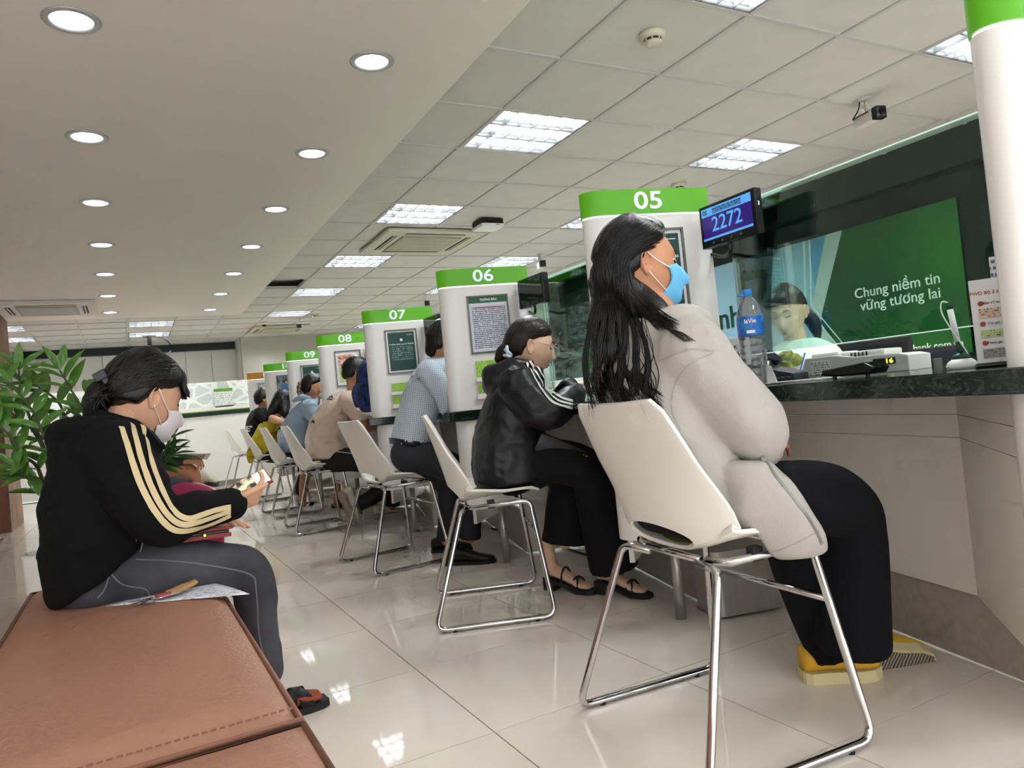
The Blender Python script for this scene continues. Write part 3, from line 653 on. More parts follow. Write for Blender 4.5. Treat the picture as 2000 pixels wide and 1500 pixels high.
# ================================================================== CHAIRS
m_shell = mat('ivory plastic shell', '#e9e6dd', .32, spec=.45)
m_chrome = mat('chrome tube', '#c9c9c9', .10, metal=1.0, noise=.10, nscale=25)
m_pad = mat('olive felt pad', '#6d7a2e', .9, bump=.2, bscale=300)
m_rub = mat('black rubber', '#17171a', .6)
def make_chair():
    t = thing('visitor_chair', 'chair', 'chair', (0, 0, 0))
    prof = catmull([(.235, .503), (.215, .513), (.10, .502), (0, .489), (-.06, .480), (-.100, .490), (-.124, .53), (-.146, .62), (-.178, .74), (-.208, .845), (-.212, .858)], 4)
    P = np.array(prof); L_ = np.r_[0, np.cumsum(np.linalg.norm(np.diff(P, axis=0), axis=1))]; L_ /= L_[-1]
    def at(v): return np.array((np.interp(v, L_, P[:, 0]), np.interp(v, L_, P[:, 1])))
    def nrm(v):
        a, b = at(max(0, v-.02)), at(min(1, v+.02)); d = (b-a)/np.linalg.norm(b-a); return np.array((-d[1], d[0])) * -1
    def width(v): return np.interp(v, [0, .04, .3, .5, .62, .85, .96, 1], [.19, .212, .232, .242, .238, .210, .195, .168])
    def curl(v): return np.interp(v, [0, .2, .38, .48, .58, .75, 1], [.008, .022, .060, .085, .085, .045, .012])
    pts = []; edges = []
    def loop(Q):
        k = len(pts); pts.extend(Vector(q) for q in Q); edges.extend((k+a, k+(a+1) % len(Q)) for a in range(len(Q)))
    n = 22
    out = [(-1+2*k/n, 0) for k in range(n)]+[(1, k/n*1) for k in range(n)]+[(1-2*k/n, 1) for k in range(n)]+[(-1, 1-k/n) for k in range(n)]
    def rnd(u, v):   # round the corners in parameter space
        return (u*.999, v)
    loop([rnd(*q) for q in out])
    HV, HU, HD = .492, .54, .072
    hole = [(HU*math.cos(2*math.pi*k/26), HV+HD*math.sin(2*math.pi*k/26)) for k in range(26)]; loop(hole)
    for i in range(1, 16):
        for j in range(1, 26):
            u, v = -1+2*i/16, j/26
            if (u/HU)**2+((v-HV)/HD)**2 > 1.25: pts.append(Vector((u, v)))
    r = delaunay_2d_cdt(pts, edges, [], 0, 1e-5)
    V = []
    for q in r[0]:
        u, v = q; p = at(v); nn = nrm(v); w_ = width(v); c = curl(v)*abs(u)**2.2
        cf = 1.0
        V.append((p[0]+nn[0]*c, w_*u*(1-.06*abs(u)**6*0), p[1]+nn[1]*c))
    F = []
    for f in r[2]:
        cu = sum(r[0][i][0] for i in f)/3; cv = sum(r[0][i][1] for i in f)/3
        if (cu/HU)**2+((cv-HV)/HD)**2 < .97: continue
        F.append(f)
    q = MB().add(V, F); sh = q.build('shell', m_shell, t, smooth=True)
    md = sh.modifiers.new('thick', 'SOLIDIFY'); md.thickness = .011; md.offset = 0
    md = sh.modifiers.new('round', 'BEVEL'); md.width = .004; md.segments = 2; md.limit_method = 'ANGLE'
    pv = MB(); rr = 20                       # seat pad
    ring = []
    for s_, h in ((0, .010), (.6, .010), (.9, .007), (1, 0)):
        for k in range(rr):
            a = 2*math.pi*k/rr; x = .07+.125*s_*math.cos(a); y = .165*s_*math.sin(a); v = np.interp(x, P[::-1, 0], L_[::-1]); z = np.interp(x, P[:28][::-1, 0], P[:28][::-1, 1])
            c = curl(v)*abs(y/width(v))**2.2; ring.append((x, y, z+c+.007+h))
    pv.add(ring, [(i*rr+k, i*rr+(k+1) % rr, (i+1)*rr+(k+1) % rr, (i+1)*rr+k) for i in range(3) for k in range(rr)])
    pv.build('seat_pad', m_pad, t, smooth=True)
    RB, FB, RT, FT = (-.235, .012), (.245, .012), (-.088, .456), (.195, .472)
    for s_ in (-1, 1):
        def c3(p, y): return np.array((p[0], s_*y, p[1]))
        rb, fb, rt, ft = c3(RB, .285), c3(FB, .285), c3(RT, .205), c3(FT, .205)
        def corner(a, b, c, r_=.045):
            u1 = (a-b)/np.linalg.norm(a-b); u2 = (c-b)/np.linalg.norm(c-b); p, q_ = b+u1*r_, b+u2*r_
            return [p*(1-k/5)**2+2*b*(k/5)*(1-k/5)+q_*(k/5)**2 for k in range(6)]
        mid = np.array((-.07, 0, .462))
        rt_in = np.array((RT[0]+.02, s_*.10, RT[1]-.004)); 
        path = [rt_in]+corner(rt_in, rt, rb, .03)+corner(rt, rb, fb)+corner(rb, fb, ft)+corner(fb, ft, rt, .03)+[np.array((-.04, s_*.19, .463)), np.array((-.06, s_*.13, .461))]
        MB().tube(path, .0105, 10).build('side_frame', m_chrome, t, smooth=True)
        for x in (-.16, .17): MB().lathe([(.010, 0), (.010, .012)], 10, (x, s_*.285, 0)).build('rubber_foot', m_rub, t)
        MB().box(.02, .05, s_*.19-.012, s_*.19+.012, .455, .488).build('seat_clip', m_rub, t)
    MB().tube([(-.065, -.11, .462), (-.068, .11, .462)], .0095, 10).build('rear_crossbar', m_chrome, t, smooth=True)
    MB().tube([(.212, -.232, .335), (.212, .232, .335)], .008, 10).build('front_stretcher', m_chrome, t, smooth=True)
    MB().tube([(.15, -.2, .478), (.15, .2, .478)], .0085, 10).build('front_crossbar', m_chrome, t, smooth=True)
    return t
CH = {5: (1.268, 1.46, -5), 6: (1.335, 2.89, -22), 7: (1.335, 4.19, 4), 8: (1.33, 6.08, -2), 9: (1.36, 7.36, 0), 10: (1.40, 9.02, 0), 11: (1.47, 11.3, 4)}
chl = {5: 'ivory shell chair on chrome sled legs under the woman in the white hoodie', 6: 'ivory shell chair on chrome sled legs under the woman in the black jacket', 7: 'ivory shell chair on chrome sled legs under the man in the checked shirt', 8: 'ivory shell chair on chrome sled legs under the man in the beige T-shirt', 9: 'ivory shell chair on chrome sled legs under the woman in pale blue', 10: 'ivory shell chair on chrome sled legs under the woman in the yellow top', 11: 'ivory shell chair on chrome sled legs, farthest, by pillar 11'}
ch0 = make_chair()
for n, (x, y, a) in CH.items():
    o = ch0 if n == 5 else copy_tree(ch0)
    o.location = (x, y, 0); o.rotation_euler = (0, 0, R(a)); tag(o, chl[n], 'chair', 'visitor chairs along the counter')
# ================================================================== PEOPLE TOOLKIT
def _hash(ix, iy, iz):
    n = (ix*374761393+iy*668265263+iz*1274126177) & 0x7fffffff
    n = ((n ^ (n >> 13))*1274126177) & 0x7fffffff
    return ((n ^ (n >> 16)) & 0xffff)/65535.0
def vnoise(P):
    I = np.floor(P).astype(np.int64); f = P-I; f = f*f*(3-2*f); r = 0
    for dx in (0, 1):
        for dy in (0, 1):
            for dz in (0, 1):
                w_ = (f[:, 0] if dx else 1-f[:, 0])*(f[:, 1] if dy else 1-f[:, 1])*(f[:, 2] if dz else 1-f[:, 2])
                r = r+w_*_hash(I[:, 0]+dx, I[:, 1]+dy, I[:, 2]+dz)
    return r*2-1
def wrinkle(amp, freq, stretch=(1, 1, 1), seed=0.0, ridge=True):
    S = np.array(stretch)*freq
    def f(P, N):
        Q = P*S+seed; Q = Q+.5*np.stack([vnoise(Q*.5+9), vnoise(Q*.5+31), vnoise(Q*.5+57)], 1)
        a = vnoise(Q); b = vnoise(Q*2.1+5)
        if ridge: a = 1-2*np.abs(a)
        return amp*(.7*a+.3*b)
    return f
def fuse(name, mb, m, parent, vox=.008, smooth=4, wr=None, post=None):
    me = bpy.data.meshes.new('tmp'); me.from_pydata(mb.v, [], mb.f); o = bpy.data.objects.new('tmp', me); C.objects.link(o)
    md = o.modifiers.new('r', 'REMESH'); md.mode = 'VOXEL'; md.voxel_size = vox; md.adaptivity = 0
    if smooth: md = o.modifiers.new('s', 'SMOOTH'); md.factor = .5; md.iterations = smooth
    dg = bpy.context.evaluated_depsgraph_get(); me2 = bpy.data.meshes.new_from_object(o.evaluated_get(dg)); bpy.data.objects.remove(o); bpy.data.meshes.remove(me)
    n = len(me2.vertices); P = np.empty(n*3); me2.vertices.foreach_get('co', P); P = P.reshape(-1, 3)
    if wr is not None:
        N = np.empty(n*3); me2.vertices.foreach_get('normal', N); N = N.reshape(-1, 3)
        for w_ in (wr if isinstance(wr, (list, tuple)) else [wr]): P = P+N*w_(P, N)[:, None]
    if post is not None: P = post(P)
    Wd = P
    if parent is not None:
        Mi = np.array(wm(parent).inverted()); P = P@Mi[:3, :3].T+Mi[:3, 3]
    me2.vertices.foreach_set('co', np.ascontiguousarray(P).ravel()); me2.update(); me2.materials.clear(); me2.name = name
    ob = link(name, me2, m, parent, smooth=True); return ob
CPX = np.array([(.235, .503), (.215, .513), (.10, .502), (0, .489), (-.06, .480), (-.100, .490), (-.124, .53), (-.146, .62), (-.178, .74), (-.208, .845), (-.212, .858)])
def sit_clamp(n, top=.87, gap=.016):
    """keeps cloth in front of the chair back and above the seat of chair n"""
    cx, cy, a = CH[n]; c_, s_ = math.cos(R(a)), math.sin(R(a))
    def f(P):
        P = P.copy(); dx, dy = P[:, 0]-cx, P[:, 1]-cy; lx = dx*c_+dy*s_; ly = -dx*s_+dy*c_; z = P[:, 2]
        w_ = np.interp(z, [.5, .62, .78, .86], [.23, .225, .19, .16]); cu = np.interp(z, [.5, .56, .65, .8, .86], [.085, .085, .05, .02, .01])
        xm = np.interp(z, CPX[5:, 1], CPX[5:, 0])+gap+cu*np.minimum(1, np.abs(ly/w_))**2.2
        inb = (z > .50) & (z < top) & (np.abs(ly) < w_+.005)
        lx2 = np.where(inb & (lx < xm), xm, lx)
        zs = np.interp(lx2, CPX[:6][::-1, 0], CPX[:6][::-1, 1])+.02+.05*np.minimum(1, np.abs(ly/.225))**2.2*np.interp(lx2, [-.1, .1], [1, .35])
        ins = (lx2 > -.12) & (lx2 < .225) & (np.abs(ly) < .222) & (z > .40)
        P[:, 2] = np.where(ins & (z < zs), zs, z)
        P[:, 0] = cx+lx2*c_-ly*s_; P[:, 1] = cy+lx2*s_+ly*c_
        return P
    return f
def bvh_of(*objs):
    V = []; F = []
    for o in objs:
        M = wm(o); k = len(V); V += [(M @ v.co) for v in o.data.vertices]; F += [[i+k for i in p.vertices] for p in o.data.polygons]
    return BVHTree.FromPolygons(V, F)
def hit(bvh, px, py, lift=.002):
    d = V3(ray(px, py)).normalized(); r = bvh.ray_cast(V3(CAM), d)
    if r[0] is None: return None, None
    n = r[1]
    if n.dot(d) > 0: n = -n
    return np.array(r[0]+n*lift), np.array(n)
def limb(mb, pts, radii, n=14, k=5, flat=None, up=(0, 0, 1), cap=True):
    Q = catmull([np.r_[np.array(p, float), r] for p, r in zip(pts, radii)], k)
    mb.tube([q[:3] for q in Q], [max(q[3], .002) for q in Q], n, flat=flat, up=up)
    mb.ell(Q[0][:3], (Q[0][3],)*3, n=12, mm=8)
    if cap: mb.ell(Q[-1][:3], (Q[-1][3],)*3, n=12, mm=8)
    return mb
def loft(mb, secs, n=28, k=4, ex=2.3):
    """sections (centre, side half-vector, front half-vector); closed, smooth"""
    A = [np.r_[np.array(c, float), np.array(a, float), np.array(b, float)] for c, a, b in secs]; Q = catmull(A, k); V = []; F = []
    for q in Q:
        for i in range(n):
            t = 2*math.pi*i/n; ct, st = math.cos(t), math.sin(t); ct = math.copysign(abs(ct)**(2/ex), ct); st = math.copysign(abs(st)**(2/ex), st)
            V.append(q[:3]+q[3:6]*ct+q[6:9]*st)
    m_ = len(Q)
    for j in range(m_-1):
        for i in range(n): F.append((j*n+i, j*n+(i+1) % n, (j+1)*n+(i+1) % n, (j+1)*n+i))
    F += [tuple(range(n-1, -1, -1)), tuple((m_-1)*n+i for i in range(n))]
    return mb.add(V, F)
def basis(fwd, up=(0, 0, 1), roll=0.0):
    f = np.array(fwd, float); f /= np.linalg.norm(f); u = np.array(up, float); l = np.cross(u, f); l /= np.linalg.norm(l); u = np.cross(f, l)
    if roll: l, u = l*math.cos(roll)+u*math.sin(roll), u*math.cos(roll)-l*math.sin(roll)
    return np.stack([f, l, u], 1)       # columns forward, left, up
def dirv(az, el=0.0):
    """azimuth in degrees clockwise from +Y, elevation"""
    return np.array((math.sin(R(az))*math.cos(R(el)), math.cos(R(az))*math.cos(R(el)), math.sin(R(el))))
def face_pt(th, ph, off=0.0):
    """point of the head surface; th 0 = nose, + = left; ph latitude; local frame forward,left,up"""
    ct, st, cp, sp = math.cos(th), math.sin(th), math.cos(ph), math.sin(ph)
    x, y, z = .098*cp*ct, .077*cp*st, .118*sp
    g = lambda d, s: math.exp(-(d/s)**2)
    if x > 0: x *= 1-.10*(1-abs(st))*0+.0
    low = min(1, max(0, (-z-.02)/.095))
    y *= 1-.22*low
    if x > 0: x = x*(1+.16*low)-.004*low
    else: x *= 1-.34*low
    if z > .02 and x < 0: x *= 1.08
    if x > 0:
        nz = 0
        if -.046 < z < .030:
            nz = (1-((z+.026)/.056))*1.0 if z > -.026 else 1-((-.026-z)/.020)**2
            nz = max(0, min(1, nz))
        x += .026*nz*g(y, .0125+.004*(z < -.015))
        x += .005*g(z-.034, .013)*g(y, .05)
        x -= .010*g(abs(y)-.031, .017)*g(z-.014, .014)
        x += .006*g(z+.060, .007)*g(y, .022)+.005*g(z+.073, .007)*g(y, .019)-.003*g(z+.0665, .003)*g(y, .022)
        x += .007*g(z+.100, .015)*g(y, .026)
        x += .004*g(abs(y)-.040, .018)*g(z+.02, .02)
    p = np.array((x, y, z)); n_ = p/np.linalg.norm(p)
    return p+n_*off
def head(mb, c, M, s=1.0, nt=56, np_=44):
    V = []; F = []
    for i in range(np_+1):
        ph = -math.pi/2+math.pi*i/np_
        for k in range(nt):
            V.append(np.array(c)+M@(face_pt(2*math.pi*k/nt, ph)*s))
    for i in range(np_):
        for k in range(nt): F.append((i*nt+k, i*nt+(k+1) % nt, (i+1)*nt+(k+1) % nt, (i+1)*nt+k))
    mb.add(V, F)
    for sd in (-1, 1):    # ears
        W = lambda p: np.array(c)+M@(np.array((p[0], sd*p[1], p[2]))*s)
        continue
        E = [(.006, .070, .012), (.000, .078, .028), (-.012, .084, .031), (-.022, .087, .020), (-.022, .086, .002), (-.014, .082, -.016), (-.006, .077, -.030), (.001, .072, -.032)]
        mb.tube([W(p) for p in catmull(E, 4)], .0052*s, 8)
        mb.ell(W((-.010, .074, -.002)), (.014*s, .006*s, .026*s), M@np.array(((1, 0, 0), (0, 1, 0), (0, 0, 1))), 12, 8)
        mb.ell(W((-.004, .073, -.028)), (.008*s, .006*s, .008*s), M, 10, 6)
    return mb
def ears(c, M, s, parent, m, sides=(-1, 1)):
    for sd in sides:
        V = []; F = []; nr, na = 9, 28
        for i in range(nr+1):
            r = i/nr
            for k in range(na):
                a = 2*math.pi*k/na; ca, sa = math.cos(a), math.sin(a)
                zx = .0195*ca*(1+.12*sa)*r-.004*sa*r; zz = .033*sa*r*(1-.08*ca)
                if sa < -.5: zx *= .80
                h = .0015+.0085*math.exp(-((r-.86)/.13)**2)*(1-.75*max(0, ca)*(sa < .6))-.0045*math.exp(-(r/.36)**2)+.0028*math.exp(-((r-.52)/.1)**2)*(ca < .3)
                if sa < -.62: h = .005
                if r > .98: h = -.004
                V.append(np.array(c)+M@(np.array((-.012-zx*-1, sd*(.0765+h+(-(zx)*.38 if zx < 0 else 0)), -.004+zz))*s))
        for i in range(nr):
            for k in range(na): F.append((i*na+k, i*na+(k+1) % na, (i+1)*na+(k+1) % na, (i+1)*na+k))
        MB().add(V, F).build('ear', m, parent, world=True, smooth=True)
def face_details(c, M, s, parent, sides=(-1, 1), lash=True, brow=True, lips=None):
    mk = mat('eyelash and brow', '#1d1512', .7)
    W = lambda th, ph, off: np.array(c)+M@(face_pt(th, ph, off)*s)
    if lash:
        for sd in sides:
            q = MB().tube([W(sd*(.22+.30*k/6), .10-.02*math.sin(math.pi*k/6)*0+(-.03*math.sin(math.pi*k/6)), .0035) for k in range(7)], [.0012, .002, .0026, .0028, .0028, .0022, .001], 6)
            q.build('eyelashes', mk, parent, world=True, smooth=True)
    if brow:
        for sd in sides:
            q = MB().tube([W(sd*(.16+.40*k/6), .30+.05*math.sin(math.pi*k/6), .0012) for k in range(7)], [.0015, .003, .0034, .0032, .0028, .002, .001], 6, flat=(1, 1))
            q.build('eyebrow', mk, parent, world=True, smooth=True)
    if lips:
        q = MB()
        for z0, w_ in ((-.545, .17), (-.645, .15)):
            q.tube([W(-w_+2*w_*k/8, z0-.02*(k-4)**2/16*(1 if z0 > -.6 else -1)*0, .0006) for k in range(9)], [.001]+[.0042]*7+[.001], 8)
        q.build('lips', mat('lips '+lips, lips, .45), parent, world=True, smooth=True)
def eyes(c, M, s, parent, sides=(-1, 1)):
    for sd in sides:
        W = lambda th, ph, off: np.array(c)+M@(face_pt(th, ph, off)*s)
        p = W(sd*.36, .115, -.006); f = W(sd*.36, .115, .02)-p; f /= np.linalg.norm(f)
        e = MB().ell(p, (.0118*s,)*3, n=14, mm=10).build('eye', mat('eye white', '#d9d2ca', .2), parent, world=True, smooth=True)
        MB().ell(p+f*.0062*s, (.0062*s,)*3, n=12, mm=8).build('iris', mat('dark iris', '#1a0f0a', .1), e, world=True, smooth=True)
def hair_cap(c, M, s, line, thick=.014, nt=64, np_=48, bulk=None, noise=.0015):
    """line(th)-> latitude of the hairline; above it hair stands off the skin, below it sinks into the head"""
    V = []; F = []
    for i in range(np_+1):
        ph = -math.pi/2+math.pi*i/np_
        for k in range(nt):
            th = 2*math.pi*k/nt; th_ = th if th <= math.pi else th-2*math.pi
            e = (ph-line(th_))/.10; t = -.016+(thick+.016)*(1/(1+math.exp(-max(-30, min(30, e*2.2)))))
            if bulk: t += bulk(th_, ph)*(1 if e > 0 else 0)
            t += noise*math.sin(th*37)*(e > 0)
            V.append(np.array(c)+M@(face_pt(th, ph, t)*s))
    for i in range(np_):
        for k in range(nt): F.append((i*nt+k, i*nt+(k+1) % nt, (i+1)*nt+(k+1) % nt, (i+1)*nt+k))
    return V, F
def std_line(front=.62, side=.10, back=-.75, temple=.30):
    def f(th):
        a = abs(th)/math.pi
        return float(np.interp(a, [0, .22, .36, .46, .56, .66, 1], [front, front-.06, temple, side, side-.15, back+.15, back]))
    return f
SKIN = {'light': mat('skin light', '#d6a688', .5, sss=.15, noise=.04, nscale=20), 'mid': mat('skin mid', '#c08a68', .5, sss=.15, noise=.05, nscale=18), 'tan': mat('skin tan', '#a87355', .5, sss=.12, noise=.05, nscale=18), 'pale': mat('skin pale', '#dbb59b', .5, sss=.15, noise=.04, nscale=20)}
def hairmat(name, col, hi):
    return mat(name, col, .40, spec=.45, noise=.4, nscale=60, stretch=(1, 1, .25), bump=.3, bscale=90)
m_hair = hairmat('black hair', '#0e0c0b', 0); m_hairb = hairmat('dark brown hair', '#20150f', 0)
def strands(paths, r0=.0035, n=5, r1=.0008):
    q = MB()
    for p in paths:
        m_ = len(p)
        if m_ < 3: continue
        rr = [r0*min(1, .45+1.2*k/m_)*(1 if k < m_*.6 else 1-(k-m_*.6)/(m_*.4)*(1-r1/r0)) for k in range(m_)]
        q.tube(p, rr, n)
    return q
def hand(mb, wrist, M, s=1.0, side=1, curl=(.5, .5, .55, .6), spread=.10, thumb=(.6, .5), tc=.5):
    """hand from wrist; M columns: finger direction, thumb side, back-of-hand normal. side kept for clarity"""
    w_ = np.array(wrist, float); X, Y, Z = M[:, 0], M[:, 1], M[:, 2]
    L = lambda a, b, c: w_+s*(X*a+Y*b+Z*c)
    # palm
    loft(mb, [(L(-.01, 0, 0), Y*.026*s, Z*.018*s), (L(.025, .002, 0), Y*.034*s, Z*.017*s), (L(.06, .002, .001), Y*.040*s, Z*.015*s), (L(.088, .0, .002), Y*.039*s, Z*.011*s)], 16, 3, 2.6)
    lens = [(.040, .024, .020), (.044, .028, .021), (.041, .026, .020), (.033, .020, .018)]
    for i, (l, cu) in enumerate(zip(lens, curl)):
        b = .029-.0195*i; base = L(.082-.004*abs(i-1), b, .002); ang = 0.0; p = base; pts = [L(.06, b*.9, .001), base]; sp = spread*(1.5-i)
        d0 = X*math.cos(sp)+Y*math.sin(sp)
        for k, ln in enumerate(l):
            ang += cu*(1.0 if k == 0 else .95)
            d = d0*math.cos(ang)-Z*math.sin(ang); p = p+d*ln*s; pts.append(p)
        limb(mb, pts, [.0085*s, .0086*s, .0080*s, .0074*s, .0062*s], 10, 4)
    d1 = X*math.cos(thumb[0]*1.2)+Y*math.sin(thumb[0]*1.2)-Z*thumb[1]*.6; d1 /= np.linalg.norm(d1)
    p0 = L(.018, .022, -.004); p1 = p0+d1*.036*s; d2 = d1*math.cos(tc)+X*math.sin(tc)-Z*.25*tc; d2 /= np.linalg.norm(d2); p2 = p1+d2*.032*s; d3 = d2*math.cos(tc*.6)+X*math.sin(tc*.6); p3 = p2+d3*.026*s
    limb(mb, [p0, p1, p2, p3], [.014*s, .0115*s, .0098*s, .0075*s], 10, 4)
    return mb
def sole_shoe(t, name, heel, toe, up, m_up, m_sole, h=.075, wd=.045, sole=.02, world=True, ankle_r=.04):
    """closed shoe from heel point to toe point on the ground"""
    heel, toe, up = np.array(heel, float), np.array(toe, float), np.array(up, float)
    d = toe-heel; L = np.linalg.norm(d); d /= L; sd = np.cross(up, d); sd /= np.linalg.norm(sd); q = MB(); P = lambda a, b, c: heel+d*a*L+sd*b+up*c
    prof = [(.0, .72, .9), (.08, .95, 1.0), (.28, .88, 1.05), (.5, .95, .85), (.72, 1.05, .55), (.9, .9, .42), (1.0, .45, .30)]
    loft(q, [(P(a, 0, sole+h*hh*.5), sd*wd*w_, up*h*hh*.5) for a, w_, hh in prof], 20, 4, 2.4)
    s_ = thing_part = q.build(name, m_up, t, world=True, smooth=True)
    q = MB(); ring = []
    for a, w_, hh in [(-.02, .5, 0)]+prof+[(1.03, .3, 0)]: ring.append((a, w_*wd*1.06))
    poly = [(a, b) for a, b in ring]+[(a, -b) for a, b in reversed(ring)]
    n = len(poly); V = [P(a, b, 0) for a, b in poly]+[P(a, b, sole+.004) for a, b in poly]
    q.add(V, [tuple(range(n)), tuple(range(2*n-1, n-1, -1))]+[(i, (i+1) % n, n+(i+1) % n, n+i) for i in range(n)]); q.build('sole', m_sole, s_, world=True)
    return s_
def ribbon_on(bvh, pxs, wd, m, name, parent, lift=.0025, sub=6, th=.0015):
    """strip of cloth laid on a surface; centre line given by photo points"""
    Q = []
    for q in catmull([np.array(p, float) for p in pxs], sub):
        h_, n_ = hit(bvh, q[0], q[1], lift)
        if h_ is not None: Q.append((h_, n_))
    if len(Q) < 3: return None
    P = np.array([q[0] for q in Q]); N = np.array([q[1] for q in Q])
    for _ in range(2): N[1:-1] = (N[:-2]+N[1:-1]*2+N[2:])/4; P[1:-1] = (P[:-2]+P[1:-1]*2+P[2:])/4
    mb = MB(); V = []
    for i in range(len(P)):
        t_ = P[min(i+1, len(P)-1)]-P[max(i-1, 0)]; t_ /= np.linalg.norm(t_)+1e-9; s_ = np.cross(N[i]/np.linalg.norm(N[i]), t_); s_ /= np.linalg.norm(s_)+1e-9
        for a in (-1, 0, 1):
            p = P[i]+s_*wd/2*a; r = bvh.find_nearest(V3(p))
            if r[0] is not None:
                nn = r[1]; 
                if nn.dot(V3(N[i])) < 0: nn = -nn
                p = np.array(r[0]+nn*lift)
            V.append(p)
    k = len(P); mb.add(V, [(3*i+a, 3*i+3+a, 3*i+4+a, 3*i+1+a) for i in range(k-1) for a in (0, 1)])
    return mb.build(name, m, parent, world=True, smooth=True)
# ================================================================== BENCH
m_leath = mat('brown leatherette', '#a87a64', .42, noise=.06, nscale=3, bump=.12, bscale=160)
m_leath2 = mat('brown piping', '#8a5e4a', .5)
BZ = .452
def ottoman(y0, y1, lab):
    t = thing('ottoman_bench', lab, 'bench', (-.05, (y0+y1)/2, 0), 0, 'brown ottoman benches')
    hx, hy = .252, (y1-y0)/2-.004
    V = []; F = []; nx, ny = 16, 28
    for j in range(ny+1):
        for i in range(nx+1):
            u, v = -1+2*i/nx, -1+2*j/ny; e = max(0, 1-abs(u)**8)*max(0, 1-abs(v)**14)
            V.append((u*hx, v*hy, BZ-.022+.022*e**.35+.003*math.sin(3*u+5*v)*e))
    for j in range(ny):
        for i in range(nx): a = j*(nx+1)+i; F.append((a, a+1, a+nx+2, a+nx+1))
    c = MB().add(V, F)
    c.build('cushion_top', m_leath, t, smooth=True)
    MB().box(-hx, hx, -hy, hy, .08, BZ-.020, .012).build('body', m_leath, t, auto=40)
    pp = [(-hx, -hy, BZ-.02), (hx, -hy, BZ-.02), (hx, hy, BZ-.02), (-hx, hy, BZ-.02), (-hx, -hy, BZ-.02)]
    MB().tube(pp, .0055, 8).build('piping', m_leath2, t, smooth=True)
    q = MB()
    for k in range(40):
        x = -hx+.012+k*(2*hx-.024)/39; q.box(x-.004, x+.004, -hy+.018, -hy+.020, BZ-.006, BZ-.0035)
    q.build('stitching', m_leath2, t)
    MB().box(-hx+.04, hx-.04, -hy+.04, hy-.04, 0, .085).build('plinth', m_blk, t)
ottoman(1.165, 2.76, 'brown leatherette ottoman bench the woman in the black hoodie sits on')
ottoman(3.40, 5.15, 'brown leatherette ottoman bench hidden behind the woman in the black hoodie')
ottoman(-.45, 1.155, 'brown leatherette ottoman bench at the bottom edge, nearest the viewer')
# ================================================================== WOMAN ON THE BENCH (black hoodie)
m_hood = mat('black fleece', '#070708', .9, bump=.12, bscale=120, spec=.25)
m_stripe = mat('cream stripe', '#d3bf94', .6, bump=.1, bscale=200)
m_jean = mix_mat('washed grey denim', '#292a2f', '#4a4b51', 'noise', 6, .85, .35, .7, detail=8)
m_seam = mat('denim seam', '#6d6e73', .8)
def person(lab, base, group='people'):
    return thing('person', lab, 'person', (base[0], base[1], 0), 0)
p1 = person('woman in black hoodie with cream stripes and white mask, sitting on bench with a phone', (.05, 2.42))
A = lambda px, py, dy=0.0: at_y(px, py, 2.42+dy)
hM = basis(dirv(62, -23), roll=R(3)); hc = A(283, 779, .05); hs = 1.04
body = MB(); head(body, hc, hM, hs)
limb(body, [A(225, 860, .02), A(247, 815, .03), hc+hM@np.array((-.03, 0, -.06))], [.065, .056, .055])
loft(body, [(A(200, 1100), (0, .13, 0), (.09, 0, 0)), (A(205, 960), (0, .14, 0), (.09, 0, 0)), (A(225, 870), (0, .12, 0), (.07, 0, 0))], 16, 3)
wr_ = A(450, 988, -.16); wl_ = A(378, 1016, -.04)
limb(body, [A(250, 885, -.14), A(305, 1020, -.25), wr_], [.04, .036, .026]); limb(body, [A(250, 885, .16), A(325, 1030, .20), wl_], [.04, .036, .026])
for dy in (-.11, .13): limb(body, [A(215, 1110, dy*.8), A(475, 1115, dy), A(522, 1300, dy)], [.055, .045, .036])
hand(body, wr_, basis(dirv(80, 14), (0.05, -.72, -.68)), .95, 1, (.55, .6, .65, .7), .0, (.45, -.75), .5)
hand(body, wl_, basis(dirv(112, -6), dirv(20, 75)), .95, 1, (.15, .15, .18, .2), .08, (.5, .1), .3)
skin1 = fuse('body', body, SKIN['light'], p1, .0038, 3)
face_details(hc, hM, hs, p1, sides=(-1,), lips=None); ears(hc, hM, hs, p1, SKIN['light'])
# hoodie
hd = MB(); L_ = np.array((0, 1., 0))
loft(hd, [(A(205, 1108), L_*.195, (.115, 0, .075)), (A(206, 1098), L_*.215, (.140, 0, .085)), (A(205, 1080), L_*.215, (.150, 0, .06)), (A(205, 1045), L_*.222, (.160, 0, .02)), (A(207, 970), L_*.222, (.160, 0, -.01)), (A(212, 900), L_*.215, (.140, 0, -.03)), (A(225, 862), L_*.17, (.115, 0, -.045)), (A(242, 835), L_*.10, (.085, 0, -.05))], 30, 5, 2.3)
limb(hd, [A(222, 885, -.165), A(262, 950, -.215), A(312, 1017, -.24), A(375, 1000, -.21), A(448, 984, -.165)], [.088, .082, .066, .054, .047])
limb(hd, [A(230, 885, .165), A(262, 950, .215), A(322, 1015, .23), A(355, 1012, .08), A(374, 1014, -.02)], [.088, .082, .066, .054, .047])
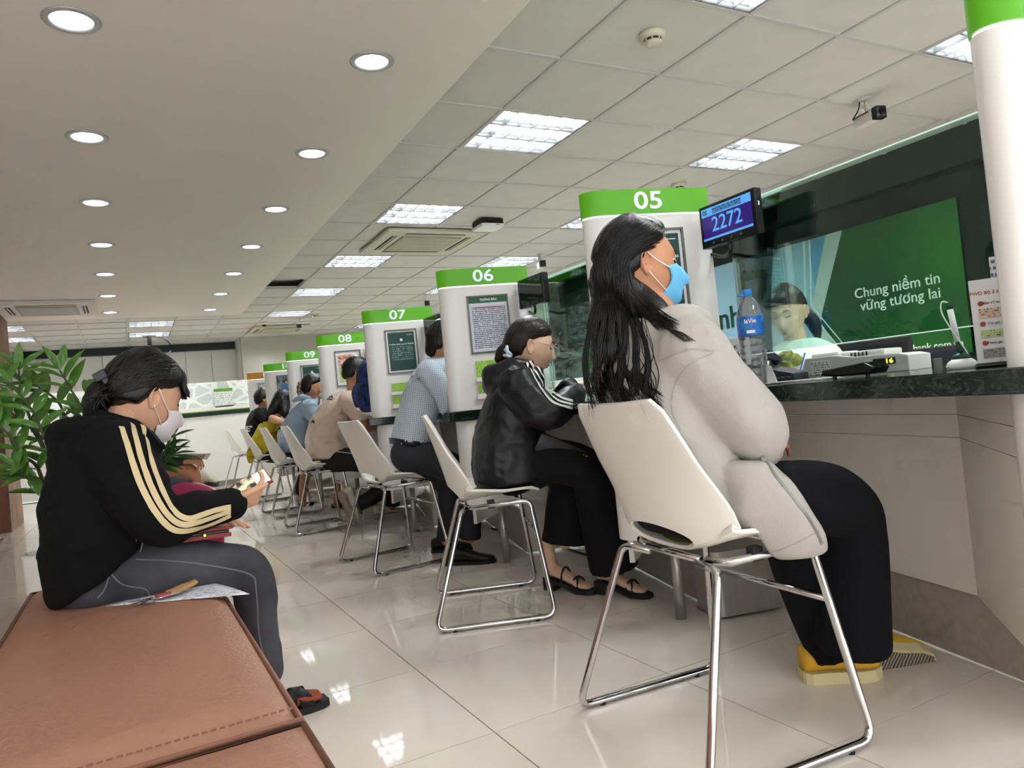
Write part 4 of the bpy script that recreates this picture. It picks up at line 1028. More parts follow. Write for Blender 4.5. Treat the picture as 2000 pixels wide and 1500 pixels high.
# hood roll lying on the back
limb(hd, [A(272, 846, -.115), A(222, 842, -.135), A(165, 846, -.10), A(130, 858, .0), A(165, 846, .12), A(222, 842, .15), A(272, 846, .12)], [.018, .034, .046, .054, .046, .034, .018], 16, 6)
limb(hd, [A(314, 872, -.075), A(276, 848, -.10), A(222, 828, -.085), A(190, 826, .0), A(222, 828, .1), A(276, 848, .11), A(314, 872, .09)], [.016, .022, .027, .032, .027, .022, .016], 14, 6)
hd.ell(A(148, 868), (.075, .12, .045), basis(dirv(90, 10)), 18, 12)
hood1 = fuse('hoodie', hd, m_hood, p1, .0065, 6, wr=[wrinkle(.009, 8, (1, 1, 1.7), 3), wrinkle(.003, 20, (1, 1, 1), 4)])
bv = bvh_of(hood1)
for k in range(3):
    o = (k-1)
    ribbon_on(bv, [(257+o*20.5, 828+abs(o)*3+(o < 0)*3), (266+o*20, 862), (278+o*19, 905), (297+o*18.5, 955), (322+o*17, 1000-o*2), (352+o*13, 1024-o*11), (385+o*4, 1020-o*13), (420, 1008-o*12), (450, 998-o*8)], .0155, m_stripe, 'sleeve_stripe', p1, .003)
ribbon_on(bv, [(204, 800), (235, 806), (262, 818), (292, 842), (312, 866)], .006, mat('zip tape', '#26262a', .5), 'zip', p1, .003)
MB().tube(catmull([A(262, 1063, -.20), A(272, 1048, -.215), A(279, 1055, -.21), A(274, 1078, -.20)], 4), .0022, 6).build('drawstring', m_seam, p1, world=True, smooth=True)
# jeans
jn = MB()
loft(jn, [(A(196, 1165, 0), L_*.165, (.085, 0, 0)), (A(200, 1143), L_*.190, (.115, 0, 0)), (A(210, 1105), L_*.18, (.11, 0, .0))], 26, 4, 2.4)
for dy in (-.115, .125):
    limb(jn, [A(215, 1122, dy*.85), A(330, 1116, dy*.95), A(420, 1113, dy), A(476, 1115, dy), A(498, 1156, dy), A(505, 1230, dy), A(522, 1310, dy)], [.096, .090, .081, .072, .063, .056, .050], 18, 6)
jean1 = fuse('jeans', jn, m_jean, p1, .007, 6, wr=[wrinkle(.0045, 13, (1, 1, 1), 8)])
bj = bvh_of(jean1)
for pts in ([(265, 1093), (340, 1096), (420, 1106), (480, 1118), (498, 1130)], [(498, 1130), (503, 1180), (506, 1240), (520, 1300)], [(215, 1118), (205, 1150), (190, 1168)], [(215, 1118), (240, 1142), (285, 1150), (292, 1166)]):
    ribbon_on(bj, pts, .0035, m_seam, 'seam', p1, .0012)
for dy, pxo in ((-.115, 0), (.125, -.16)):
    toe = at_z(634, 1374, .0)+np.array((pxo, dy+.115, 0)); heel = toe+np.array((-.205, -.02, 0)); up = np.array((0, 0, 1.))
    s_ = MB(); d = toe-heel; L = np.linalg.norm(d); d = d/L; sd = np.cross(up, d); P = lambda a, b, c: heel+d*a*L+sd*b+up*c
    loft(s_, [(P(0, 0, .05), sd*.026, up*.028), (P(.2, 0, .055), sd*.030, up*.034), (P(.45, 0, .048), sd*.034, up*.028), (P(.75, 0, .038), sd*.040, up*.018), (P(.94, 0, .034), sd*.028, up*.012)], 16, 4)
    limb(s_, [P(.16, 0, .06), P(.14, 0, .14)], [.034, .034])
    sock = fuse('sock', s_, mat('rust sock', '#9c4a30', .9, bump=.2, bscale=220), p1, .005, 3)
    sl = MB(); ring = [(-.03, .024), (.1, .032), (.4, .033), (.72, .044), (.93, .040), (1.04, .026)]; poly = ring+[(a, -b) for a, b in reversed(ring)]; n = len(poly)
    sl.add([P(a, b, .0) for a, b in poly]+[P(a, b, .022) for a, b in poly], [tuple(range(n)), tuple(range(2*n-1, n-1, -1))]+[(i, (i+1) % n, n+(i+1) % n, n+i) for i in range(n)])
    sandal = sl.build('sandal_sole', m_rub, p1, world=True)
    for a0, a1 in ((.42, .70), (.70, .44)):
        q = MB(); V = []
        for k in range(9):
            tt = -1+2*k/8; a = a0+(a1-a0)*(tt+1)/2; y = tt*.044; z = .024+.052*math.sqrt(max(0, 1-tt*tt))
            V += [P(a-.10, y, z), P(a+.10, y, z-.006)]
        q.add(V, [(2*i, 2*i+2, 2*i+3, 2*i+1) for i in range(8)]); b_ = q.build('strap', m_rub, sandal, world=True, smooth=True)
        md = b_.modifiers.new('t', 'SOLIDIFY'); md.thickness = .003
# hair
def line1(th):
    return float(np.interp(abs(th)/math.pi, [0, .18, .30, .40, .47, .55, .66, 1], [.60, .58, .48, .34, .30, .10, -.30, -.36]))
hv, hf = hair_cap(hc, hM, hs, line1, .017, bulk=lambda th, ph: .010*max(0, math.sin(ph))+.012*max(0, -math.cos(th)))
hb = MB().add(hv, hf)
hb.v = [tuple(v) for v in hb.v]
bk = A(212, 752, .05)
limb(hb, [hc+hM@np.array((-.06, 0, .02)), A(240, 752, .05), A(215, 762, .05), A(200, 778, .05), A(186, 806, .05)], [.078, .066, .050, .050, .034], 16, 5)
hair1 = fuse('hair', hb, m_hair, p1, .005, 2, wr=[wrinkle(.0012, 60, (1, 1, 1), 2, False)])
W1 = lambda th, ph, off: hc+hM@(face_pt(th, ph, off)*hs)
paths = []; rnd = random.Random(3); bh = bvh_of(hair1)
for k in range(26):     # fringe
    th = -.85+1.45*k/25+rnd.uniform(-.03, .03); l = rnd.uniform(.85, 1.05); e = .31 if th > -.62 else .26
    paths.append([W1(th*(1+.02*j), .95-(.95-e)*j/7*l, .021+.004*math.sin(j)) for j in range(8)])
strands(paths, .0048, 6).build('fringe', m_hair, hair1, world=True, smooth=True)
paths = []
for k in range(110):    # swept back to the clip
    x = rnd.uniform(0, 1); s0 = np.array((360-70*x*rnd.uniform(.3, 1.2), 730-45*x+rnd.uniform(-8, 60))); s0[0] = rnd.uniform(250, 350); s0[1] = rnd.uniform(690, 752)
    e0 = np.array((rnd.uniform(205, 232), rnd.uniform(738, 775))); p = []
    for j in range(12):
        t_ = j/11; q = s0*(1-t_)+e0*t_; q[1] -= 14*math.sin(math.pi*t_)*(1 if s0[1] < 730 else -.2)
        h_, n_ = hit(bh, q[0], q[1], .0015)
        if h_ is not None: p.append(h_)
    if len(p) > 5: paths.append(p)
for k in range(46):     # tail below the clip
    a = rnd.uniform(0, 1); p = []; s0 = np.array((rnd.uniform(195, 225), rnd.uniform(750, 770))); e0 = np.array((rnd.uniform(160, 215), rnd.uniform(775, 808)))
    dy = rnd.uniform(-.05, .12)
    for j in range(8):
        t_ = j/7; q = s0*(1-t_)+e0*t_; q[0] -= 10*math.sin(math.pi*t_); p.append(A(q[0], q[1], dy))
    paths.append(p)
strands(paths, .0028, 5).build('hair_strands', m_hair, hair1, world=True, smooth=True)
clip = thing_clip = MB()
cM = Matrix.Translation(V3(A(207, 742, .01)))@Matrix.Rotation(R(-28), 4, 'Y')
def tbox(M, *a, bev=.003):
    q = MB().box(*a, bev); q.v = [tuple(M@Vector(v)) for v in q.v]; return q
c1 = tbox(cM, -.024, .010, -.03, .05, .004, .030, bev=.004).build('hair_clip', m_blk, hair1, world=True)
tbox(cM, -.010, .036, -.035, .05, -.012, .004).build('hair_clip', m_blk, hair1, world=True)
# mask
def mask(name, c, M, s, m, parent, T=1.25, top=.02, bot=-.98, push=.016, side=(-.55, -.22), strap=True, sd=(-1, 1), notch=.35):
    W = lambda th, ph, off: np.array(c)+M@(face_pt(th, ph, off)*s); nu, nv = 24, 14; V = []; F = []
    for j in range(nv+1):
        b = j/nv
        for i in range(nu+1):
            a = -1+2*i/nu; e = abs(a)**3
            t0 = top*(1-e)+side[1]*e-notch*.0*e; b0 = bot*(1-e)+side[0]*e
            cut = 1-.16*math.sin(math.pi*b)*abs(a)**4
            ph = t0*(1-b)+b0*b; th = a*T*cut*(1-.10*(1-b)*(1-abs(a)))
            off = .004+push*(1-a*a)**.8*math.sin(math.pi*min(1, b*1.0+.02))**.8+.006*(1-a*a)*(b > .5)
            V.append(W(th, ph, off))
    for j in range(nv):
        for i in range(nu): k = j*(nu+1)+i; F.append((k, k+1, k+nu+2, k+nu+1))
    o = MB().add(V, F).build(name, m, parent, world=True, smooth=True); md = o.modifiers.new('t', 'SOLIDIFY'); md.thickness = .0016
    if strap:
        for q in sd:
            for ph0, zz in ((side[1]-.05, .022), (side[0]+.05, -.026)):
                MB().tube(catmull([W(q*T*.9, ph0, .006), W(q*1.42, ph0*.5+zz*3, .008), np.array(c)+M@(np.array((-.012, q*.086, zz))*s)], 4), .0016, 6).build('ear_loop', mat('white elastic', '#e4e2e2', .8), o, world=True, smooth=True)
    return o
mask('face_mask', hc, hM, hs, mat('white mask cloth', '#e3dcdf', .8), p1, 1.18, -.06, -1.12, .020, (-.62, -.20), sd=(-1,))
MB().ell(hc+hM@(np.array((-.004, -.082, -.030))*hs), (.003,)*3).build('earring', mat('gold', '#d9b45a', .25, metal=1), p1, world=True)
# things she holds and has beside her
ph = thing('mobile_phone', 'mobile phone in a red case held by the woman in the black hoodie', 'phone', (0, 0, 0))
c = A(487, 946, -.12); fx = A(525, 927, -.10)-A(447, 966, -.10); fx /= np.linalg.norm(fx); nn = np.array((-.35, -.62, .70)); nn -= fx*(nn@fx); nn /= np.linalg.norm(nn); sy = np.cross(nn, fx)
ph.matrix_basis = Matrix(((fx[0], sy[0], nn[0], c[0]), (fx[1], sy[1], nn[1], c[1]), (fx[2], sy[2], nn[2], c[2]), (0, 0, 0, 1)))
ph.scale = (.86, .9, .9)
MB().box(-.072, .072, -.036, .036, -.006, .003, .003).build('case', mat('red case', '#8e2f22', .5), ph)
MB().box(-.068, .068, -.032, .032, .002, .0045).build('screen', mix_mat('phone screen', '#d9cfae', '#3a3430', 'noise', 30, .1, .42, .6, detail=3, emit=.35), ph)
MB().box(.02, .066, -.030, .030, .0045, .005).build('screen_page', mat('phone page', '#dfe0e0', .1, emit=.3), ph)
wl = thing('wallet', 'red leather folded wallet under the hand of the woman on the bench', 'wallet', tuple(A(389, 1044, -.13)), R(8))
m_redl = mat('red leather', '#7f2e22', .5, noise=.1, nscale=20, bump=.1, bscale=150)
wl.rotation_euler = (R(-6), R(3), R(10))
MB().box(-.075, .075, -.055, .05, -.016, -.003, .005).build('body', m_redl, wl); MB().box(-.072, .070, -.05, .05, -.003, .005, .003).build('inner_fold', m_blk, wl)
MB().box(-.035, .078, -.058, .05, .005, .014, .004).build('flap', m_redl, wl); MB().box(-.03, .01, -.0605, -.05, .008, .018, .003).build('tab', m_redl, wl); MB().lathe([(.004, 0), (.004, .003)], 10, (.0, -.0585, -.004), 'y').build('stud', mat('gold', '#d9b45a', .25, metal=1), wl)
pa = thing('paper_form', 'printed white form lying on the bench beside the seated woman', 'paper', (0, 0, 0))
c4 = [at_z(205, 1184, BZ+.004), at_z(300, 1150, BZ+.004), at_z(405, 1137, BZ+.004), at_z(488, 1160, BZ+.004)]
q = MB(); V = []
for i in range(13):
    for j in range(9):
        u, v = i/12, j/8; p = c4[0]*(1-u)*(1-v)+c4[3]*u*(1-v)+c4[2]*u*v+c4[1]*(1-u)*v; z = BZ+.004+.010*max(0, u-.6)*math.sin(u*5)*0+.004*math.sin(math.pi*v)*u
        V.append((p[0], p[1], z))
q.add(V, [(i*9+j, i*9+9+j, i*9+10+j, i*9+1+j) for i in range(12) for j in range(8)])
o = q.build('sheet', print_mat('form print', '#e6e7ee', '#9a9eab', 70, 60, .46, axis='Y', haxis='X'), pa, smooth=True); md = o.modifiers.new('t', 'SOLIDIFY'); md.thickness = .0008
ks = thing('key_ring', 'bunch of keys with a tan loop strap on the printed form', 'keys', tuple(at_z(302, 1170, BZ+.012)), R(24))
m_tan = mat('tan strap', '#a98455', .7)
MB().tube(catmull([(.03, 0, .004), (.07, .008, .008), (.105, .006, .012), (.112, .0, .018), (.10, -.006, .014), (.06, -.006, .008), (.03, 0, .006)], 5), [.009]*31, 8, flat=(.5, 1.0)).build('strap', m_tan, ks, smooth=True)
MB().box(.005, .04, -.010, .010, -.001, .010, .002).build('red_tag', mat('red leather tag', '#a8433f', .5), ks)
for a in (-25, 5, 30, 160): 
    k_ = MB().box(-.06, -.012, -.003, .003, 0, .002).lathe([(.010, 0), (.010, .0022)], 12, (-.012, 0, 0)).build('key', m_chrome, ks); k_.rotation_euler = (R(4), R(3), R(a))
MB().tube([(.012*math.cos(k*.5), .012*math.sin(k*.5), .004) for k in range(14)], .0012, 6).build('ring', m_chrome, ks)
# ================================================================== WOMAN AT DESK 05 (white hoodie, long hair)
def local_frame(cx, cy, az):
    f = dirv(az); l = np.array((-f[1], f[0], 0)); c = np.array((cx, cy, 0.))
    return (lambda x, y, z: c+f*x+l*y+np.array((0, 0, z))), f, l
p2 = person('woman with long black hair, white hoodie and blue mask, sitting on the nearest chair', (1.25, 1.46))
Q, f2, l2 = local_frame(1.275, 1.45, 101); UP = np.array((0, 0, 1.))
D = lambda px, py, d: at_d(px, py, d)
m_hoodw = mat('oatmeal white fleece', '#aea9a2', .9, bump=.10, bscale=140)
m_knit = mat('black ribbed knit', '#0a0b10', .9, bump=.25, bscale=30, stretch=(9, 9, .4), spec=.25)
hM = basis(dirv(107, -3), roll=R(-2)); hc = D(1250, 524, 1.885); hs = .99
body = MB(); head(body, hc, hM, hs)
limb(body, [Q(-.06, 0, .97), Q(-.045, .0, 1.06), hc+hM@np.array((-.028, 0, -.06))], [.07, .055, .054])
loft(body, [(Q(-.03, 0, .58), l2*.13, f2*.09), (Q(-.06, 0, .8), l2*.14, f2*.09), (Q(-.06, 0, .97), l2*.12, f2*.06)], 16, 3)
wR = D(1498, 872, 1.80); wL = Q(.20, .10, .70)
limb(body, [Q(-.05, -.15, .97), D(1466, 830, 1.70), wR], [.04, .036, .026]); limb(body, [Q(-.05, .16, .97), Q(.05, .25, .76), wL], [.04, .036, .026])
hand(body, wR, basis(dirv(62, 0), (0, -.3, .95)), .9, 1, (.2, .2, .25, .3), .05, (.5, .2), .3)
hand(body, wL, basis(dirv(110, 5), UP), .9, 1, (.4, .4, .4, .4), .05, (.5, .2), .3)
kR = D(1640, 996, 1.90); kL = Q(.34, .11, .545); aR = D(1680, 1256, 2.01); aL = D(1606, 1282, 2.10)
limb(body, [Q(-.03, -.09, .56), kR, D(1668, 1120, 1.95), aR], [.06, .045, .042, .036]); limb(body, [Q(-.03, .09, .56), kL, D(1572, 1120, 2.06), aL], [.06, .045, .04, .024])
skin2 = fuse('body', body, SKIN['mid'], p2, .0038, 3, post=sit_clamp(5, gap=.03))
face_details(hc, hM, hs, p2, sides=(-1,)); eyes(hc, hM, hs, p2, (-1,)); ears(hc, hM, hs, p2, SKIN['mid'])
mask('face_mask', hc, hM, hs, mat('sky blue mask cloth', '#69b9e6', .75), p2, 1.10, .02, -1.12, .018, (-.66, -.08), sd=(-1,))
# hoodie
hd = MB()
loft(hd, [(Q(-.02, 0, .555), l2*.185, f2*.125), (Q(-.035, 0, .62), l2*.20, f2*.135), (Q(-.06, 0, .75), l2*.205, f2*.13), (Q(-.075, 0, .88), l2*.21, f2*.125), (Q(-.075, 0, .965), l2*.185, f2*.11), (Q(-.06, 0, 1.02), l2*.12, f2*.085)], 30, 5, 2.3)
limb(hd, [Q(-.06, -.15, .955), D(1388, 752, 1.70), D(1466, 828, 1.69), D(1480, 862, 1.75), D(1488, 876, 1.80)], [.092, .086, .072, .055, .045], 18, 6)
limb(hd, [Q(-.06, .15, .955), Q(-.01, .235, .86), Q(.05, .25, .755), Q(.14, .17, .71), wL], [.09, .082, .068, .055, .047])
# hood lying on the shoulders
limb(hd, [Q(.04, -.10, 1.02), Q(-.02, -.12, 1.04), Q(-.09, -.105, 1.03), Q(-.14, -.0, 1.0), Q(-.10, .11, 1.02), Q(-.03, .11, 1.02), Q(.02, .07, 1.01)], [.012, .030, .044, .050, .038, .024, .010], 16, 6)
hd.ell(Q(-.135, -.01, .93), (.065, .155, .085), basis(f2), 18, 12)
# open front panel hanging over the right thigh
loft(hd, [(D(1435, 905, 1.715), D(1490, 905, 1.715)-D(1435, 905, 1.715), l2*.07), (D(1478, 975, 1.715), D(1545, 958, 1.715)-D(1478, 975, 1.715), l2*.07), (D(1520, 1035, 1.725), D(1585, 1022, 1.725)-D(1520, 1035, 1.725), l2*.062), (D(1552, 1075, 1.735), D(1600, 1060, 1.735)-D(1550, 1068, 1.735), l2*.05), (D(1562, 1082, 1.74), D(1592, 1074, 1.74)-D(1562, 1082, 1.74), l2*.03)], 22, 5, 2.3)
hood2 = fuse('hoodie', hd, m_hoodw, p2, .0065, 6, wr=[wrinkle(.011, 6, (1.2, 1.2, .8), 13), wrinkle(.004, 13, (1, 1, 1), 4)], post=sit_clamp(5))
bv = bvh_of(hood2)
m_zip = mat('zip teeth', '#8f8e8a', .4, metal=.5); m_hseam = mat('fleece seam', '#a39d95', .9)
ribbon_on(bv, [(1488, 890), (1515, 930), (1560, 985), (1590, 1030), (1605, 1062)], .007, m_zip, 'zip', p2, .002)
ribbon_on(bv, [(1478, 1078), (1520, 1075), (1560, 1058), (1600, 1036)], .003, m_hseam, 'hem_seam', p2, .0012)
ribbon_on(bv, [(1392, 690), (1345, 712), (1318, 752), (1312, 800), (1330, 840)], .003, m_hseam, 'shoulder_seam', p2, .0012)
ribbon_on(bv, [(1268, 716), (1310, 695), (1352, 682), (1395, 686)], .004, m_hseam, 'hood_edge', p2, .0012)
# trousers
tr = MB()
loft(tr, [(Q(-.02, 0, .515), l2*.17, f2*.12), (Q(-.02, 0, .56), l2*.19, f2*.14), (Q(-.02, 0, .64), l2*.17, f2*.11)], 24, 4, 2.4)
limb(tr, [Q(-.03, -.09, .575), D(1570, 970, 1.83), D(1650, 992, 1.90), D(1668, 1040, 1.93), D(1672, 1120, 1.94), D(1668, 1190, 1.97), D(1668, 1262, 1.99)], [.095, .094, .084, .079, .081, .090, .096], 20, 6, cap=False)
limb(tr, [Q(-.03, .09, .575), Q(.18, .10, .575), Q(.33, .11, .545), D(1568, 1110, 2.06), D(1594, 1195, 2.08), D(1626, 1272, 2.10)], [.095, .092, .085, .082, .072, .070], 20, 6, cap=False)
fuse('trousers', tr, m_knit, p2, .008, 5, wr=[wrinkle(.004, 6, (1, 1, .7), 21)], post=sit_clamp(5, gap=.02))
# shoes
m_yel = mat('yellow canvas', '#d9a92c', .7); m_sole = mat('cream rubber', '#d8cc9c', .6); m_tread = mix_mat('dark tread', '#3a332b', '#a99f8a', 'wave', 30, .7, .35, .6, dist=3)
hl = at_z(1568, 1328, 0); tl = at_z(1716, 1318, 0)
sole_shoe(p2, 'shoe', hl, tl, UP, m_yel, m_sole, .075, .046, .028)
hr_ = D(1700, 1288, 2.10); tr_ = D(1822, 1300, 2.16); upv = np.array((.30, .85, .45)); upv /= np.linalg.norm(upv)
s_ = sole_shoe(p2, 'shoe', hr_-upv*.0, tr_, upv, m_yel, m_sole, .07, .046, .028)
d = (tr_-hr_); L = np.linalg.norm(d); d /= L; sd = np.cross(upv, d); sd /= np.linalg.norm(sd)
ring = [(.02, .022), (.1, .036), (.4, .034), (.72, .042), (.92, .034), (1.0, .014)]; poly = ring+[(a, -b) for a, b in reversed(ring)]; n = len(poly)
MB().add([hr_+d*a*L+sd*b-upv*.004 for a, b in poly]+[hr_+d*a*L+sd*b+upv*.002 for a, b in poly], [tuple(range(n)), tuple(range(2*n-1, n-1, -1))]+[(i, (i+1) % n, n+(i+1) % n, n+i) for i in range(n)]).build('tread', m_tread, s_, world=True)
# hair
def line2(th): return float(np.interp(abs(th)/math.pi, [0, .15, .25, .34, .42, .50, .58, 1], [.86, .82, .72, .58, .50, .40, -.10, -.9]))
hv, hf = hair_cap(hc, hM, hs, line2, .016, bulk=lambda th, ph: .008*max(0, math.sin(ph))+.010*max(0, -math.cos(th)))
hb = MB().add(hv, hf)
vol = [(hc+hM@np.array((-.075, .0, -.02)), .062), (D(1204, 575, 1.90), .062), (D(1196, 620, 1.86), .052), (D(1190, 665, 1.80), .034), (D(1186, 700, 1.78), .016)]
limb(hb, [v[0] for v in vol], [v[1] for v in vol], 18, 5, flat=(1.15, .7))
limb(hb, [hc+hM@np.array((-.062, -.05, -.055)), D(1246, 582, 1.835), D(1284, 614, 1.80), D(1324, 646, 1.79)], [.032, .040, .036, .012], 12, 5)
hair2 = fuse('hair', hb, m_hair, p2, .005, 3, wr=[wrinkle(.0025, 34, (1, 1, .2), 2, False)])
bh = bvh_of(hair2, hood2); rnd = random.Random(11); paths = []
def px_path(P, n=16, lift=.004, rnd=rnd, dflt=None):
    out = []; 
    for q in catmull([np.array(p, float) for p in P], max(2, n//(len(P)-1))):
        h_, n_ = hit(bh, q[0], q[1], lift)
        if h_ is None:
            if not out: continue
            dd = out[-1][:2]@FH; h_ = at_d(q[0], q[1], dd)
        elif out and abs((h_[:2]-out[-1][:2])@FH) > .10: h_ = at_d(q[0], q[1], out[-1][:2]@FH)
        out.append(h_)
    return out
for k in range(480):     # crown to back
    u = rnd.uniform(0, 1)
    top = (1215+85*u+rnd.uniform(-8, 8), 428+26*u*u+rnd.uniform(-3, 26))
    m1 = (1168+58*u+rnd.uniform(-5, 5), 505+rnd.uniform(-10, 10)); m2 = (1166+66*u+rnd.uniform(-6, 6), 580)
    ul = (round(u*7)+rnd.gauss(0, .16))/7; wv = math.sin(round(u*7)*2.1)*9
    m3 = (1148+108*(u*.4+ul*.6), 650); m4 = (1142+118*ul+wv, 715); ln = rnd.uniform(.5, 1)*(.75+.25*math.cos(round(u*7)*1.7))
    m5 = (1150+122*ul-wv+rnd.uniform(-3, 3), 715+62*ln); m6 = (1158+128*ul+wv*.6+rnd.uniform(-5, 5), 715+100*ln)
    paths.append(px_path([top, m1, m2, m3, m4, m5, m6], 24, rnd.uniform(.002, .009)))
for k in range(110):      # over the ear and along the jaw
    u = rnd.uniform(0, 1)
    top = (1262+42*u, 436+22*u+rnd.uniform(0, 10)); m1 = (1218+18*u, 490+rnd.uniform(-8, 4)); m2 = (1214+20*u, 552); m3 = (1238+26*u+rnd.uniform(-6, 6), 592+rnd.uniform(-6, 10)); m4 = (1285+40*u+rnd.uniform(-10, 10), 632+rnd.uniform(-8, 16))
    paths.append(px_path([top, m1, m2, m3, m4], 18, rnd.uniform(.002, .006)))
for k in range(46):      # parted to the temple
    u = rnd.uniform(0, 1); paths.append(px_path([(1266+22*u, 430+12*u), (1278+12*u, 448+8*u), (1268+8*u, 468+6*u), (1244+8*u, 488+4*u)], 12, .003))
hs_ = strands(paths, .0016, 4, .0004).build('hair_strands', m_hair, hair2, world=True, smooth=True)
loose = []
for k in range(40):
    x = rnd.uniform(1165, 1262); y_ = x+(x-1200)*.25; loose.append(px_path([(x, 612), (y_+rnd.uniform(-12, 14), 690), (y_+rnd.uniform(-14, 26), 745), (y_+rnd.uniform(-8, 40), 800+rnd.uniform(-20, 25))], 18, rnd.uniform(.003, .009)))
for k in range(14):
    loose.append(px_path([(1300+rnd.uniform(-6, 6), 640), (1320+rnd.uniform(-8, 20), 655), (1345+rnd.uniform(-10, 14), 668)], 8, .004))
strands(loose, .0011, 4, .0004).build('loose_strands', m_hair, hair2, world=True)
# ================================================================== OTHER PEOPLE
def fig(lab, d0, az, T, neck, hd_, armR, armL, legR, legL, top, bot, skin, sleeve=99, trouser=99, hairm=None, vox=.009, svox=.0055, wr_amp=.004, post=None, cap=None, bulk=.006, twr=None, head_off=0.0, legcap=False, gown=None):
    f = dirv(az); l = np.array((-f[1], f[0], 0.)); out = {}
    P = lambda q: at_d(q[0], q[1], d0+q[2])
    b0 = P((T[0][0], T[0][1], 0)); t = person(lab, b0); out['t'] = t
    hx, hy, haz, hel, hs = hd_; hM = basis(dirv(haz, hel)); hc = at_d(hx, hy, d0+head_off); out['hc'], out['hM'], out['hs'] = hc, hM, hs
    body = MB(); head(body, hc, hM, hs)
    nb = P((neck[0], neck[1], 0)); limb(body, [nb-np.array((0, 0, .05)), nb, hc+hM@np.array((-.028, 0, -.055))], [.058, .052, .052])
    loft(body, [(P((x, y, 0)), l*w_*.62, f*dd*.62) for x, y, w_, dd in T], 16, 3)
    mk = MB(); loft(mk, [(P((x, y, 0)), l*w_, f*dd) for x, y, w_, dd in T], 28, 5, 2.3)
    def mir(a): return None
    arms = [armR]+([armL] if armL else [])
    for a in arms:
        pts = [P(q[:3]) for q in a[:-1]]; rad = [q[3] for q in a[:-1]]; limb(body, pts, [r*.62 for r in rad[:1]]+[r*.72 for r in rad[1:]] if sleeve > 5 else [r*.80 for r in rad])
        if a[-1] is not None: hand(body, pts[-1], basis(a[-1][0], a[-1][1]), .95, 1, a[-1][2] if len(a[-1]) > 2 else (.3, .3, .35, .4), .04, (.5, .2), .3)
        k = min(sleeve, len(pts))
        if k > 1: limb(mk, pts[:k], rad[:k], 16, 5, cap=(sleeve > 5))
    legs = [legR]+([legL] if legL else [])
    lk = MB()
    if bot is not None: loft(lk, [(P((T[0][0], T[0][1], 0)), l*T[0][2]*.92, f*T[0][3]*.95), (P(((T[0][0]*.7+T[1][0]*.3), (T[0][1]*.7+T[1][1]*.3), 0)), l*T[0][2]*.93, f*T[0][3]*.95)], 22, 3)
    for a in legs:
        pts = [P(q[:3]) for q in a]; rad = [q[3] for q in a]
        limb(body, pts, [r*.70 for r in rad[:-1]]+[min(rad[-1]*.7, .034)] if trouser > 5 else [r*.86 for r in rad], 14, 4)
        k = min(trouser, len(pts))
        if bot is not None: limb(lk, pts[:k], rad[:k], 18, 5, cap=legcap)
    out['body'] = fuse('body', body, skin, t, svox, 3); ears(hc, hM, hs, t, skin)
    out['top'] = fuse('top', mk, top, t, vox, 5, wr=[wrinkle(wr_amp, 8, (1, 1, 1.2), d0*3), wrinkle(wr_amp*.4, 22, (1, 1, 1), d0)] if twr is None else twr, post=post)
    if bot is not None: out['bot'] = fuse('trousers', lk, bot, t, vox, 5, wr=[wrinkle(.004, 9, (1, 1, .8), d0*5)])
    if cap is not None:
        hv, hf = hair_cap(hc, hM, hs, cap, .013, bulk=lambda th, ph: bulk*max(0, math.sin(ph))+bulk*max(0, -math.cos(th)))
        hb = MB().add(hv, hf); out['hairmb'] = hb; out['hairm'] = hairm or m_hair
    return out
def finish_hair(o, vox=.006, amp=.0018):
    o['hair'] = fuse('hair', o['hairmb'], o['hairm'], o['t'], vox, 2, wr=[wrinkle(amp, 42, (1, 1, .3), 1, False)]); return o['hair']
m_jack = mat('black nylon jacket', '#0d0e14', .42, bump=.1, bscale=40, spec=.5)
m_wst = mat('white stripe', '#e2e1de', .6)
LONG = std_line(.62, .34, -.55, .44)
# ---- woman in black jacket, desk 06
p3 = fig('woman in black jacket with white sleeve stripes, glasses and a pale hair clip', 3.18, 112,
    [(1004, 950, .185, .140), (999, 930, .21, .165), (994, 870, .205, .16), (998, 800, .195, .13), (1010, 750, .18, .115), (1022, 722, .10, .08)], (1022, 712), (1036, 679, 109, -16, 1.0),
    [(1012, 752, -.16, .085), (1052, 800, -.22, .075), (1082, 805, -.21, .062), (1118, 778, -.10, .05), (1124, 768, -.05, .040), (dirv(80, 8), UP, (.3, .3, .35, .4))],
    [(1012, 752, .16, .085), (1050, 800, .22, .075), (1085, 795, .22, .06), (1104, 766, .12, .045), (1112, 758, .08, .04), (dirv(85, 12), UP, (.2, .25, .3, .35))],
    [(1000, 925, -.09, .095), (1075, 900, -.10, .095), (1150, 922, -.08, .092), (1172, 990, -.05, .098), (1200, 1108, -.02, .108)],
    [(1000, 925, .09, .095), (1060, 905, .10, .095), (1110, 930, .10, .09), (1108, 990, .10, .096), (1104, 1058, .10, .108)],
    m_jack, mat('black crepe trousers', '#08080b', .8, spec=.3), SKIN['pale'], hairm=m_hairb, vox=.0075, svox=.0048, wr_amp=.009, post=sit_clamp(6), cap=LONG)
P3 = lambda px, py, la=0.0: at_d(px, py, 3.18+la)
hb = p3['hairmb']; limb(hb, [p3['hc']+p3['hM']@np.array((-.06, 0, .0)), P3(1000, 684), P3(984, 692), P3(978, 700)], [.068, .05, .042, .03], 14, 5)
finish_hair(p3, .0055)
bh = bvh_of(p3['hair']); rnd = random.Random(5); paths = []
